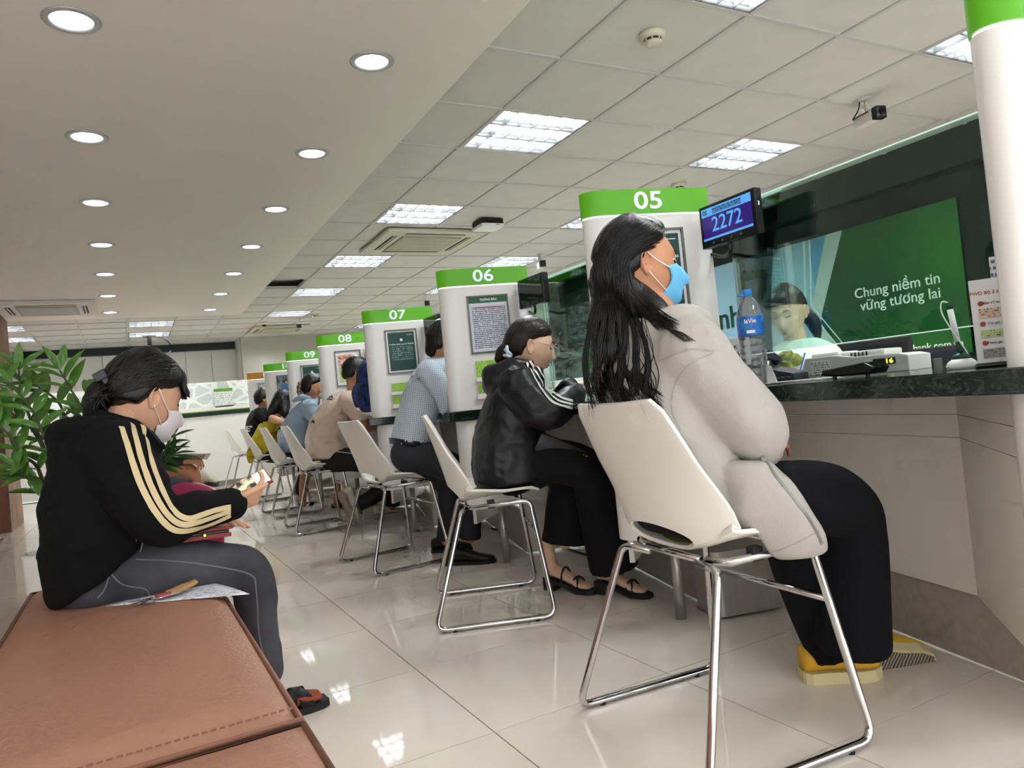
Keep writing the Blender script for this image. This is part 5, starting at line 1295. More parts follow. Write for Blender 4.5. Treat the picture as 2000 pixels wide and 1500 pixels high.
for k in range(110):
    s0 = np.array((rnd.uniform(1015, 1064), rnd.uniform(632, 668))); e0 = np.array((rnd.uniform(984, 998), rnd.uniform(676, 700))); p = []
    for j in range(10):
        q = s0*(1-j/9)+e0*j/9; q[1] -= 5*math.sin(math.pi*j/9); h_, n_ = hit(bh, q[0], q[1], .002)
        if h_ is not None: p.append(h_)
    if len(p) > 5: paths.append(p)
strands(paths, .0024, 5).build('hair_strands', m_hairb, p3['hair'], world=True, smooth=True)
m_clip = mat('pale blue plastic', '#b9cfd9', .3)
for a, b in (((986, 682), (1000, 694)), ((990, 676), (992, 700)), ((984, 694), (1000, 697))):
    MB().tube([P3(*a, -.075), P3((a[0]+b[0])/2, (a[1]+b[1])/2, -.09), P3(*b, -.075)], .007, 8).build('hair_clip', m_clip, p3['hair'], world=True, smooth=True)
face_details(p3['hc'], p3['hM'], 1.0, p3['t'], sides=(-1,), lips='#a3655a')
W = lambda th, ph, off: p3['hc']+p3['hM']@face_pt(th, ph, off)
g = MB().tube(catmull([W(-1.5, .12, .014), W(-1.1, .14, .008), W(-.72, .14, .014)], 4), .0016, 6)
for sd in (-1, 1): g.tube([W(sd*(.40+.30*math.cos(k*math.pi/8)), .07+.15*math.sin(k*math.pi/8), .024) for k in range(17)], .0014, 6)
g.build('glasses', mat('clear grey frame', '#9aa2a8', .2), p3['t'], world=True, smooth=True)
hd = MB(); limb(hd, [P3(1035, 712, -.10), P3(1005, 715, -.12), P3(975, 728, -.08), P3(962, 735, 0), P3(975, 728, .1), P3(1005, 715, .12), P3(1035, 712, .10)], [.018, .035, .046, .05, .046, .035, .018], 14, 6)
hd.ell(P3(968, 745), (.06, .13, .075), basis(dirv(112)), 16, 10)
hood3 = fuse('hood', hd, m_jack, p3['t'], .0075, 4, wr=[wrinkle(.007, 12, (1, 1, 1), 6)])
bv = bvh_of(p3['top'], hood3)
for o in (-1, 0, 1):
    ribbon_on(bv, [(1034+o*5.5, 705-o*3), (1048+o*6, 730-o*4), (1064+o*6, 757-o*4), (1082+o*5, 778-o*6), (1100+o*2, 786-o*7), (1118, 790-o*7)], .012, m_wst, 'sleeve_stripe', p3['t'], .003)
ribbon_on(bv, [(935, 940), (965, 950), (1000, 956), (1030, 956), (1055, 952)], .01, mat('black rib hem', '#050506', .9), 'hem_band', p3['t'], .004)
def heel_sandal(t, heel, toe, m):
    heel, toe = np.array(heel, float), np.array(toe, float); d = toe-heel; L = np.linalg.norm(d); d /= L; sd = np.cross(UP, d); Pq = lambda a, b, c: heel+d*a*L+sd*b+UP*c
    ft = MB(); loft(ft, [(Pq(.02, 0, .085), sd*.026, UP*.026), (Pq(.2, 0, .088), sd*.027, UP*.03), (Pq(.5, 0, .062), sd*.030, UP*.024), (Pq(.75, 0, .036), sd*.036, UP*.015), (Pq(.95, 0, .030), sd*.026, UP*.010)], 16, 4)
    limb(ft, [Pq(.12, 0, .10), Pq(.05, 0, .22)], [.030, .034]); fuse('foot', ft, SKIN['pale'], t, .005, 3)
    s_ = MB(); ring = [(-.04, .026), (.1, .030), (.4, .028), (.72, .042), (.95, .036), (1.05, .018)]
    def zz(a): return float(np.interp(a, [0, .25, .6, 1], [.058, .055, .022, .018]))
    poly = ring+[(a, -b) for a, b in reversed(ring)]; n = len(poly)
    s_.add([Pq(a, b, zz(a)-.018) for a, b in poly]+[Pq(a, b, zz(a)) for a, b in poly], [tuple(range(n)), tuple(range(2*n-1, n-1, -1))]+[(i, (i+1) % n, n+(i+1) % n, n+i) for i in range(n)])
    so = s_.build('sandal_sole', m, t, world=True)
    MB().add([Pq(a, b, z) for z in (0, .045) for a, b in ((-.04, -.026), (.2, -.028), (.2, .028), (-.04, .026))], [(0, 1, 2, 3), (7, 6, 5, 4), (0, 4, 5, 1), (1, 5, 6, 2), (2, 6, 7, 3), (3, 7, 4, 0)]).build('block_heel', m, so, world=True)
    for a0, a1, h in ((.40, .46, .088), (.62, .76, .064), (.76, .62, .064)):
        MB().tube([Pq(a0+(a1-a0)*k/8, -.036+.072*k/8, zz(a0)+h*math.sin(math.pi*k/8)**.6*.75+.002) for k in range(9)], .0045, 8).build('strap', m, so, world=True, smooth=True)
heel_sandal(p3['t'], at_z(1172, 1158, 0), at_z(1268, 1168, 0), m_rub); heel_sandal(p3['t'], at_z(1072, 1150, 0), at_z(1160, 1160, 0), m_rub)
bag = thing('shoulder_bag', 'small black handbag with gold zip on the lap of the woman in the black jacket', 'handbag', tuple(P3(1090, 880, -.14)), R(-30))
bag.rotation_euler = (R(5), R(28), R(-22))
MB().box(-.10, .12, -.03, .03, -.045, .045, .022).build('body', mat('black leather', '#0c0c0c', .35), bag, auto=50)
MB().tube([(-.09, -.012, .044), (.0, -.012, .047), (.11, -.012, .035)], .003, 6).build('zip', mat('gold', '#d9b45a', .25, metal=1), bag)
for x in (.10, .114): MB().box(x-.004, x+.004, -.036, -.030, -.02, .028, .001).build('zip_pull', mat('gold', '#d9b45a', .25, metal=1), bag)
# ---- man in checked shirt, desk 07
def check_mat():
    mm = bpy.data.materials.new('pale blue check'); mm.use_nodes = True; nt = mm.node_tree; N = nt.nodes; L = nt.links; b = N['Principled BSDF']; tc = N.new('ShaderNodeTexCoord'); sp = N.new('ShaderNodeSeparateXYZ'); L.new(tc.outputs['Object'], sp.inputs[0])
    ad = N.new('ShaderNodeVectorMath'); ad.operation = 'DOT_PRODUCT'; ad.inputs[1].default_value = (.92, -.39, 0); L.new(tc.outputs['Object'], ad.inputs[0]); acc = []
    for src in (ad.outputs['Value'], sp.outputs[2]):
        m1 = N.new('ShaderNodeMath'); m1.operation = 'MULTIPLY'; m1.inputs[1].default_value = 92; L.new(src, m1.inputs[0]); f1 = N.new('ShaderNodeMath'); f1.operation = 'FRACT'; L.new(m1.outputs[0], f1.inputs[0])
        g1 = N.new('ShaderNodeMath'); g1.operation = 'GREATER_THAN'; g1.inputs[1].default_value = .62; L.new(f1.outputs[0], g1.inputs[0]); acc.append(g1.outputs[0])
    mx_ = N.new('ShaderNodeMath'); mx_.operation = 'ADD'; L.new(acc[0], mx_.inputs[0]); L.new(acc[1], mx_.inputs[1]); hv_ = N.new('ShaderNodeMath'); hv_.operation = 'MULTIPLY'; hv_.inputs[1].default_value = .5; L.new(mx_.outputs[0], hv_.inputs[0])
    mx = N.new('ShaderNodeMix'); mx.data_type = 'RGBA'; mx.inputs[6].default_value = (*srgb('#ced7df'), 1); mx.inputs[7].default_value = (*srgb('#7d95ab'), 1); L.new(hv_.outputs[0], mx.inputs[0]); L.new(mx.outputs[2], b.inputs['Base Color']); b.inputs['Roughness'].default_value = .8
    return mm
MAN = std_line(.70, .18, -.50, .40)
p4 = fig('man in pale blue checked shirt and dark trousers, leaning over the counter at desk 07', 4.31, 100,
    [(800, 872, .165, .115), (803, 858, .17, .115), (812, 820, .18, .12), (826, 770, .19, .12), (842, 725, .18, .105), (852, 700, .09, .07)], (858, 694), (872, 672, 100, -12, 1.02),
    [(838, 728, -.17, .075), (866, 765, -.22, .062), (880, 800, -.20, .052), (905, 800, -.12, .045), (920, 796, -.08, .04), (dirv(90, 0), UP)],
    [(838, 728, .17, .075), (870, 775, .21, .062), (900, 800, .18, .05), (920, 798, .10, .042), None],
    [(796, 888, -.08, .105), (850, 900, -.10, .092), (915, 935, -.10, .078), (918, 990, -.08, .068), (918, 1050, -.06, .066)],
    [(796, 888, .09, .105), (840, 905, .10, .09), (875, 950, .10, .075), (876, 1000, .10, .066), (872, 1055, .10, .062)],
    check_mat(), mat('charcoal trousers', '#202228', .7), SKIN['mid'], vox=.008, svox=.0065, wr_amp=.006, cap=MAN, bulk=.014)
limb(p4['hairmb'], [p4['hc']+p4['hM']@np.array((-.07, 0, .03)), p4['hc']+p4['hM']@np.array((-.085, 0, -.05))], [.055, .042], 14, 4)
finish_hair(p4)
P4 = lambda px, py, la=0.0: at_d(px, py, 4.31+la)
q = MB(); f4 = dirv(100); l4 = np.array((-f4[1], f4[0], 0)); cc = P4(801, 866); V = []
for k in range(32):
    a = 2*math.pi*k/32
    for z in (-.018, .018): V.append(cc+l4*.176*math.cos(a)+f4*.121*math.sin(a)+UP*(z-.03*math.sin(a)))
q.add(V, [(2*k, 2*((k+1) % 32), 2*((k+1) % 32)+1, 2*k+1) for k in range(32)]); o = q.build('belt', mat('black leather', '#0c0c0c', .35), p4['t'], world=True, smooth=True); md = o.modifiers.new('t', 'SOLIDIFY'); md.thickness = .004
m_lea = mat('black leather shoe', '#0b0b0b', .28)
for a, b in (((870, 1103), (966, 1098)), ((846, 1078), (920, 1074))):
    s_ = sole_shoe(p4['t'], 'shoe', at_z(*a, 0), at_z(*b, 0), UP, m_lea, m_rub, .075, .043, .014)
    d = at_z(*b, 0)-at_z(*a, 0)
    for k in range(3): MB().tube([at_z(*a, 0)+d*(.42+.08*k)+np.cross(UP, d/np.linalg.norm(d))*y+UP*(.088-.012*k-abs(y)*.35) for y in (-.025, 0, .025)], .003, 6).build('lace', m_rub, s_, world=True)
# ---- man in beige T-shirt, desk 08
p5_ = fig('man in beige T-shirt with black print and black track trousers at desk 08', 5.99, 93,
    [(650, 893, .185, .15), (640, 880, .20, .17), (638, 850, .205, .165), (647, 812, .21, .155), (662, 784, .19, .125), (680, 764, .10, .08)], (690, 757), (697, 730, 95, -14, 1.05),
    [(682, 785, -.17, .088), (702, 808, -.21, .078), (707, 820, -.21, .06), (712, 835, -.2, .05), (735, 832, -.12, .042), (dirv(90, 0), UP)],
    [(682, 785, .17, .088), (708, 808, .21, .075), (722, 822, .2, .058), (735, 832, .15, .048), (745, 832, .1, .042), None],
    [(652, 898, -.09, .105), (700, 900, -.10, .088), (752, 920, -.10, .075), (742, 960, -.05, .068), (700, 985, -.1, .058)],
    [(652, 898, .10, .105), (705, 900, .12, .086), (765, 920, .12, .075), (768, 955, .12, .066), (766, 988, .12, .06)],
    mat('beige jersey', '#d8c3b2', .9), mat('black track cloth', '#0d0d10', .7), SKIN['mid'], sleeve=3, vox=.009, svox=.008, wr_amp=.008, post=sit_clamp(8), cap=MAN, bulk=.010)
finish_hair(p5_, .007)
bv = bvh_of(p5_['top']); m_bk = mat('black shirt print', '#1b1a1c', .8)
for P in ([(636, 760), (653, 757)], [(637, 763), (645, 777)], [(648, 760), (640, 779)], [(638, 771), (650, 768)], [(646, 777), (654, 763)], [(634, 779), (650, 781)], [(643, 764), (650, 778)]): ribbon_on(bv, [P[0], ((P[0][0]+P[1][0])/2, (P[0][1]+P[1][1])/2), P[1]], .010, m_bk, 'chest_print', p5_['t'], .003, 5)
ribbon_on(bv, [(608, 826), (611, 822), (614, 826)], .016, m_bk, 'side_print', p5_['t'], .003, 5)
ribbon_on(bvh_of(p5_['bot']), [(650, 882), (672, 884), (700, 888)], .008, m_wst, 'piping', p5_['t'], .003)
m_croc = mat('stone clog', '#cfc7b4', .7)
for (a, za), (b, zb) in ((((664, 965), .17), ((690, 1024), .0)), (((732, 1012), 0), ((795, 1003), .0))):
    A_, B_ = at_z(*a, za) if za < .1 else at_d(a[0], a[1], 5.72), at_z(*b, zb) if za < .1 else at_d(b[0], b[1], 5.78)
    s_ = sole_shoe(p5_['t'], 'clog', A_, B_, UP if za < .1 else np.array((.75, .2, .5))/np.linalg.norm((.75, .2, .5)), m_croc, mat('clog sole', '#a39a86', .8), .085, .052, .02)
# ---- woman in pale blue, desk 09
p6_ = fig('woman in pale blue shirt with scrunchie bun, glasses and mask at desk 09', 7.13, 92,
    [(580, 880, .18, .15), (576, 868, .20, .16), (576, 845, .195, .15), (585, 815, .19, .13), (600, 790, .17, .10), (611, 778, .08, .06)], (613, 774), (612, 757, 95, -8, 1.02),
    [(603, 795, -.16, .08), (612, 812, -.2, .07), (622, 815, -.18, .055), (636, 806, -.1, .045), None], None,
    [(585, 885, -.09, .095), (620, 890, -.1, .08), (660, 905, -.08, .062), (662, 945, -.05, .052), (657, 985, -.02, .04)],
    [(585, 885, .09, .095), (600, 892, .1, .08), (596, 930, .05, .062), (592, 955, .0, .05), (592, 985, -.1, .036)],
    mat('pale blue cotton', '#9fb3c6', .85), mat('black shorts', '#0c0c10', .8), SKIN['mid'], trouser=2, vox=.010, svox=.008, wr_amp=.008, post=sit_clamp(9), cap=LONG, bulk=.008)
hb = p6_['hairmb']; P6 = lambda px, py, la=0.0: at_d(px, py, 7.13+la); limb(hb, [p6_['hc'], P6(592, 760)], [.08, .06], 12, 4); finish_hair(p6_, .007)
q = MB(); c0 = P6(588, 761, -.06)
for k in range(9): a = 2*math.pi*k/9; q.ell(P6(588+5*math.cos(a), 761+13*math.sin(a), -.05), (.024,)*3, None, 8, 6)
fuse('scrunchie', q, mix_mat('floral scrunchie', '#4a3a34', '#a58a80', 'noise', 60, .8), p6_['t'], .008, 1)
mask('face_mask', p6_['hc'], p6_['hM'], 1.02, mat('cream mask cloth', '#cfc7a8', .8), p6_['t'], 1.05, .0, -1.0, .03, (-.6, -.2), strap=False)
limb_ = MB(); limb(limb_, [P6(575, 782, -.1), P6(590, 776, -.12), P6(605, 778, -.13)], [.022, .030, .02]); fuse('hood', limb_, mat('pale blue cotton', '#9fb3c6', .85), p6_['t'], .009, 2, wr=[wrinkle(.006, 16)])
for a, b in (((585, 990), (612, 985)), ((652, 992), (676, 986))): sole_shoe(p6_['t'], 'sandal', at_z(*a, 0), at_z(*b, 0), UP, m_rub, m_rub, .03, .04, .015)
# ---- woman in yellow top, desk 10
p7 = fig('woman in yellow ruffled off-shoulder top with long black hair at desk 10', 8.61, 92,
    [(520, 885, .19, .15), (516, 872, .20, .16), (515, 855, .19, .14), (522, 838, .19, .125), (528, 826, .175, .11)], (540, 808), (553, 786, 95, -20, 1.05),
    [(532, 818, -.17, .06), (545, 822, -.2, .05), (556, 830, -.15, .042), (566, 832, -.1, .036), None], [(536, 818, .17, .06), (552, 826, .2, .05), (566, 832, .1, .04), None],
    [(525, 888, -.09, .095), (560, 893, -.1, .08), (590, 905, -.08, .065), (588, 940, -.05, .055), (585, 965, -.02, .05)], None,
    mat('mustard yellow cotton', '#b3a21c', .85), mat('dark trousers', '#191a1f', .8), SKIN['light'], sleeve=1, vox=.011, svox=.009, wr_amp=.012, post=sit_clamp(10), cap=LONG, bulk=.012)
P7 = lambda px, py, la=0.0: at_d(px, py, 8.61+la)
bk_ = MB(); loft(bk_, [(P7(527, 830), (0, .16, 0), (.09, 0, 0)), (P7(534, 815), (0, .17, 0), (.08, 0, 0)), (P7(542, 805), (0, .09, 0), (.06, 0, 0))], 18, 4); fuse('shoulders', bk_, SKIN['light'], p7['t'], .011, 3)
hb = p7['hairmb']; limb(hb, [p7['hc']+np.array((-.02, 0, .02)), P7(541, 792, -.06), P7(529, 808, -.12), P7(517, 822, -.14)], [.11, .085, .055, .015], 14, 5, flat=(.8, 1.1)); limb(hb, [p7['hc'], P7(555, 805, -.12), P7(562, 815, -.12)], [.1, .06, .03], 12, 4); finish_hair(p7, .009)
dr = MB(); limb(dr, [P7(498, 868, -.12), P7(491, 885, -.13), P7(489, 900, -.13)], [.05, .045, .03], 12, 4, flat=(.5, 1.2)); dr2 = fuse('drape', dr, mat('mustard yellow cotton', '#b3a21c', .85), p7['t'], .01, 2, wr=[wrinkle(.01, 12)])
# ---- person in black, desk 11
p8 = fig('person in black T-shirt with white lettering at the farthest desk 11', 9.75, 90,
    [(500, 852, .17, .12), (498, 840, .18, .12), (500, 820, .185, .12), (506, 803, .16, .10), (510, 797, .08, .06)], (512, 792), (516, 780, 92, -6, 1.08),
    [(506, 805, -.17, .065), (516, 820, -.2, .055), (528, 828, -.15, .045), None], None,
    [(503, 856, -.09, .09), (535, 858, -.1, .08), (550, 880, -.1, .06), (550, 905, -.1, .055), (550, 925, -.1, .05)], None,
    mat('black jersey', '#0c0c0f', .85), mat('dark trousers', '#191a1f', .8), SKIN['mid'], vox=.012, svox=.010, cap=std_line(.65, .1, -.6, .3), bulk=.012)
finish_hair(p8, .009)
text('shirt_letters', 'E"', .10, m_wtxt, p8['t'], wm(p8['t']).inverted()@frame_M(tuple(at_d(487, 838, 9.53)), (.9, -.4, 0), (0, 0, 1)), .002, .002)
# ---- teller behind the glass, desk 05
p9 = fig('teller in white blouse with olive scarf and black ponytail behind the glass', 3.42, 236,
    [(1550, 800, .17, .11), (1552, 765, .18, .12), (1560, 722, .195, .115), (1564, 688, .17, .10), (1560, 665, .08, .065)], (1552, 655), (1537, 613, 247, -20, 1.02),
    [(1606, 698, -.02, .07), (1634, 752, -.08, .058), (1560, 790, -.25, .048), (1540, 785, -.3, .04), (dirv(240, 0), UP)],
    [(1518, 705, .06, .07), (1498, 765, .0, .055), (1500, 790, -.15, .045), None],
    [(1570, 900, -.05, .09), (1540, 930, -.30, .08), (1540, 1050, -.3, .055)], None,
    mat('mint white blouse', '#d3e5dc', .8), None, SKIN['pale'], vox=.008, svox=.0048, wr_amp=.005, cap=std_line(.60, .34, -.5, .42), bulk=.008)
PT = lambda px, py, la=0.0: at_d(px, py, 3.42+la)
hb = p9['hairmb']; limb(hb, [p9['hc']+p9['hM']@np.array((-.09, 0, .02)), PT(1582, 622, .0), PT(1592, 640, .0), PT(1598, 662, .0)], [.04, .034, .03, .012], 12, 5); finish_hair(p9, .0055)
face_details(p9['hc'], p9['hM'], 1.02, p9['t'], lips='#a05a55')
sc_ = MB(); sc_.ell(PT(1535, 700, -.14), (.05, .03, .04), None, 14, 8).ell(PT(1518, 706, -.14), (.04, .025, .03), None, 14, 8).ell(PT(1552, 704, -.14), (.04, .025, .03), None, 14, 8); limb(sc_, [PT(1528, 705, -.15), PT(1535, 722, -.16), PT(1540, 735, -.16)], [.02, .03, .025])
fuse('scarf', sc_, mix_mat('olive scarf', '#6d7a1e', '#3c4512', 'noise', 30, .6), p9['t'], .006, 2, wr=[wrinkle(.008, 22)])
MB().tube(catmull([PT(1572, 690, -.13), PT(1566, 712, -.16), PT(1560, 735, -.17)], 5), .004, 6).build('lanyard', mat('blue lanyard', '#2c3f9a', .6), p9['t'], world=True)
# ---- second teller, seen through the next screen
p10 = fig('teller with dark hair and pale green blouse seen through the glass by pillar 06', 5.1, 230,
    [(1090, 760, .17, .11), (1090, 730, .18, .12), (1088, 700, .18, .11), (1085, 690, .08, .07)], (1082, 686), (1072, 664, 240, -10, 1.0),
    [(1105, 712, 0, .07), (1115, 745, -.1, .055), (1090, 765, -.2, .045), None], None,
    [(1095, 830, -.05, .09), (1085, 860, -.3, .08), (1085, 930, -.3, .055)], None,
    mat('mint white blouse', '#d3e5dc', .8), None, SKIN['pale'], vox=.010, svox=.008, cap=std_line(.60, -.1, -.9, .1), bulk=.014)
finish_hair(p10, .008)
# ---- two people half hidden behind the woman on the bench
p11 = fig('seated person in magenta trousers mostly hidden behind the woman on the bench', 3.45, 92,
    [(262, 985, .16, .11), (258, 970, .17, .12), (250, 920, .18, .12), (250, 870, .17, .10), (255, 850, .08, .06)], (258, 842), (265, 805, 92, -15, .95),
    [(255, 880, -.16, .055), (280, 940, -.16, .048), (345, 950, -.08, .04), (362, 948, -.05, .034), (dirv(95, -12), UP, (.2, .2, .2, .2))], None,
    [(275, 985, -.08, .09), (340, 975, -.08, .085), (405, 985, -.06, .07), (412, 1040, -.05, .06), (415, 1100, -.05, .055)], [(275, 985, .08, .09), (345, 975, .08, .085), (410, 990, .08, .07), (415, 1040, .08, .06)],
    mat('grey cardigan', '#3a3a40', .9), mat('magenta cloth', '#8a1c44', .7), SKIN['light'], vox=.009, svox=.006, cap=LONG)
finish_hair(p11, .007)
p12 = fig('seated person holding papers, bare leg and white sneaker, beyond the woman on the bench', 4.4, 92,
    [(262, 945, .16, .11), (258, 930, .17, .12), (254, 900, .18, .12), (258, 865, .16, .10), (264, 850, .08, .06)], (266, 842), (274, 815, 92, -15, .95),
    [(262, 872, -.15, .055), (280, 900, -.18, .048), (325, 893, -.16, .04), (352, 899, -.14, .032), (dirv(96, -6), (.0, -.5, .86), (.5, .55, .6, .7))], None,
    [(270, 940, -.08, .09), (320, 915, -.08, .075), (368, 918, -.08, .062), (385, 938, -.02, .048), (396, 944, .02, .034)], [(270, 940, .08, .09), (330, 930, .08, .075), (372, 945, .08, .06), (372, 1000, .08, .045)],
    mat('dark cardigan', '#2b2b31', .9), None, SKIN['mid'], vox=.009, svox=.006, cap=LONG)
finish_hair(p12, .007)
P12 = lambda px, py, la=0.0: at_d(px, py, 4.4+la)
limb_ = MB(); limb(limb_, [P12(389, 941, .0), P12(399, 945, .02)], [.040, .040]); fuse('sock', limb_, mat('white sock', '#dedcd8', .9), p12['t'], .006, 2)
sh = sole_shoe(p12['t'], 'sneaker', P12(390, 948, .0), P12(427, 948, .04), np.array((-.15, -.1, 1.)), mat('white sneaker leather', '#dcd6c4', .6), mat('sneaker sole', '#3a3a38', .7), .085, .046, .018)
for k in (0, 1, 2): MB().tube([P12(400+6*k, 951, -.05), P12(405+5*k, 944-2*(k == 1), -.055)], .005, 6).build('side_stripe', m_rub, sh, world=True)
pp = thing('held_papers', 'thin pale papers in a clear sleeve held above the bare leg', 'papers', tuple(P12(362, 893, -.10)), R(5)); pp.rotation_euler = (R(-14), R(7), R(3))
MB().box(-.12, .10, -.09, .09, -.001, .001).build('sheet', mat('lilac white paper', '#d3ccd3', .6), pp); MB().box(-.12, .13, -.09, .07, .0015, .002).build('clear_sleeve', glass_mat('clear plastic', '#f2f2f2', .05, .1, .12), pp)
# ================================================================== PLANTS
m_leaf = mix_mat('glossy green leaf', '#315f1e', '#6b9a45', 'noise', 9, .14, .3, .7, spec=.6)
m_leafd = mix_mat('dark green leaf', '#1e3f1c', '#3f6b30', 'noise', 9, .22, .3, .7, spec=.6)
m_stem = mat('plant stem', '#3d4a22', .5)
def leaf_mesh(name, L, W, m):
    V = []; F = []; n = 6
    for i in range(n+1):
        t = i/n; w_ = W*math.sin(math.pi*min(1, t*.96+.03))**.8*(1-.35*t); z = -.16*L*t*t
        for a in (-1, 0, 1): V.append((L*t, a*w_/2, z+abs(a)*w_*.22))
    F = [(3*i+a, 3*i+3+a, 3*i+4+a, 3*i+1+a) for i in range(n) for a in (0, 1)]
    me = bpy.data.meshes.new(name); me.from_pydata(V, [], F); me.materials.append(m); me.shade_smooth(); return me
def put_leaf(me, parent, p, d, up, s):
    M = basis(d, up)*s; o = bpy.data.objects.new('leaf', me); C.objects.link(o); o.parent = parent
    o.matrix_basis = wm(parent).inverted()@Matrix(((M[0, 0], M[0, 1], M[0, 2], p[0]), (M[1, 0], M[1, 1], M[1, 2], p[1]), (M[2, 0], M[2, 1], M[2, 2], p[2]), (0, 0, 0, 1))); return o
def stem_plant(t, stems, me, rnd, n=7, ls=1.0, r=.006, tip=True, span=(.3, 1.0)):
    for st in stems:
        P = catmull(st, 8); MB().tube(P, [r*(1.3-.9*k/len(P)) for k in range(len(P))], 6).build('stem', m_stem, t, world=True, smooth=True)
        m_ = len(P); ks = [int((span[0]+(span[1]-span[0])*k/(n-1))*(m_-1)) for k in range(n)]
        for q, k in enumerate(ks):
            d = P[min(k+1, m_-1)]-P[max(k-1, 0)]; d /= np.linalg.norm(d); sd = np.cross(d, (0, -.6, .8)); sd /= np.linalg.norm(sd)+1e-9
            for sg in (-1, 1):
                dd = d*(.55+.25*q/n)+sd*sg*.8+np.array((rnd.uniform(-.15, .15), rnd.uniform(-.3, .1), rnd.uniform(-.1, .15)))
                put_leaf(me, t, P[k], dd, np.array((rnd.uniform(-.3, .3), -.5, .8)), ls*rnd.uniform(.8, 1.12)*(1-.25*abs(q/n-.5)))
        if tip: put_leaf(me, t, P[-1], P[-1]-P[-3], (0, -.5, .8), ls*.8)
YP = 3.02
A3 = lambda px, py, dy=0.0: at_y(px, py, YP+dy)
pot = at_z(118, 1150, .0)
pt = thing('potted_plant', 'large glossy green potted plant in a white pot behind the bench', 'plant', (-.25, YP+.06, 0))
MB().lathe([(.0, .0), (.075, .0), (.098, .25), (.108, .50), (.112, .52), (.10, .52), (.098, .47)], 28).build('pot', m_white, pt, smooth=True)
MB().lathe([(0, .475), (.0985, .47)], 24).build('soil', mat('soil', '#2a2019', .95), pt)
lm1 = leaf_mesh('leaf', .125, .046, m_leaf); rnd = random.Random(21)
b0 = np.array((-.25, YP+.06, .46))
stems = [[b0, A3(92, 900), A3(58, 815), A3(40, 760), A3(37, 722)], [b0, A3(130, 880, .05), A3(122, 800, .1), A3(90, 765, .1), A3(60, 750, .1)], [b0, A3(150, 880), A3(165, 815), A3(135, 755), A3(116, 722)],
         [b0, A3(80, 930, -.05), A3(45, 890, -.1), A3(18, 850, -.1), A3(-5, 830, -.1)], [b0, A3(95, 920), A3(70, 850, .05), A3(35, 815, .05), A3(5, 800, .05)], [b0, A3(112, 880, -.05), A3(140, 820, -.02), A3(185, 775, .05), A3(205, 755, .1)],
         [b0, A3(80, 950, -.1), A3(55, 935, -.15), A3(30, 915, -.15)], [b0, A3(105, 900, -.1), A3(85, 850, -.15), A3(62, 800, -.1), A3(15, 745, -.05)]]
stem_plant(pt, stems, lm1, rnd, 6, 1.0)
pt2 = thing('potted_plant', 'second green plant with narrow leaves showing beside the white mask', 'plant', (.08, 3.15, 0))
A4 = lambda px, py, dy=0.0: at_y(px, py, 3.15+dy)
MB().lathe([(0, 0), (.09, 0), (.12, .25), (.13, .42), (.115, .42)], 24).build('pot', m_white, pt2, smooth=True)
b1 = np.array((.08, 3.15, .40)); lm2 = leaf_mesh('leaf', .13, .034, m_leafd)
stem_plant(pt2, [[b1, A4(300, 930), A4(318, 890), A4(335, 856)], [b1, A4(290, 930), A4(305, 890), A4(312, 858)], [b1, A4(298, 940), A4(322, 905), A4(338, 888)]], lm2, rnd, 5, .8, .005, span=(.55, 1))
def small_plant(lab, base, n, h, me, ls, potr=.04, poth=.07, vase=m_white, lean=0.0, spread=.10):
    t = thing('small_plant', lab, 'plant', tuple(base)); MB().lathe([(0, 0), (potr*.8, 0), (potr, poth), (potr*.85, poth)], 18).build('pot', vase, t, smooth=True)
    b = np.array(base)+np.array((0, 0, poth*.8)); r_ = random.Random(int(h*999))
    for k in range(n):
        a = 2*math.pi*k/n+r_.uniform(-.3, .3); s_ = r_.uniform(.5, 1)*spread; tp = b+np.array((math.cos(a)*s_, math.sin(a)*s_, h*r_.uniform(.55, 1))); md_ = (b+tp)/2+np.array((0, 0, h*.15))
        P = catmull([b, md_, tp], 4); MB().tube(P, .0025, 5).build('stem', m_stem, t, world=True)
        for q in (4, 6, 8): put_leaf(me, t, P[min(q, len(P)-1)], np.array((math.cos(a+q), math.sin(a+q), .35)), (0, 0, 1), ls*r_.uniform(.7, 1.1))
lm3 = leaf_mesh('leaf', .06, .03, m_leafd)
p = at_x(788, 800, 1.80); small_plant('small leafy plant in a white vase on the counter by the pillar numbered 07', (p[0], p[1], SLAB), 10, .20, lm3, 1.0, .035, .10)
p = at_x(1105, 755, 2.25); small_plant('small leafy plant in a glass pot behind the screen by the black jacket', (p[0], p[1], SLAB), 9, .24, leaf_mesh('leaf', .11, .04, m_leafd), 1.0, .05, .09, glass_mat('clear pot', '#d5e5dc', .02, .1, .15), spread=.09)
# ================================================================== ON THE COUNTER AT DESK 05
bt = at_x(1478, 752, 1.93); b = thing('water_bottle', 'large clear plastic water bottle with blue cap and blue label on the counter', 'bottle', (bt[0], bt[1], SLAB))
pr_ = [(0, .002), (.030, .0), (.041, .006)]
z = .012
for k in range(6): pr_ += [(.0435, z), (.0435, z+.018), (.040, z+.0225)]; z += .0255
pr_ += [(.0445, z), (.0445, .245), (.0425, .255), (.036, .278), (.024, .298), (.0145, .308), (.0135, .318)]
m_pet = glass_mat('clear plastic', '#e9f1f2', .02, .16, .05)
MB().lathe(pr_, 28).build('bottle_body', m_pet, b, smooth=True)
MB().lathe([(0, .004), (.039, .006), (.039, .075), (0, .0755)], 24).build('water', glass_mat('still water', '#cfe3dd', 0, .12, .06), b, smooth=True)
MB().lathe([(.0452, .172), (.0456, .174), (.0456, .238), (.0452, .240)], 28).build('label', mix_mat('blue label print', '#1d57b0', '#2f86cf', 'noise', 30, .35, .4, .65, detail=3), b, smooth=True)
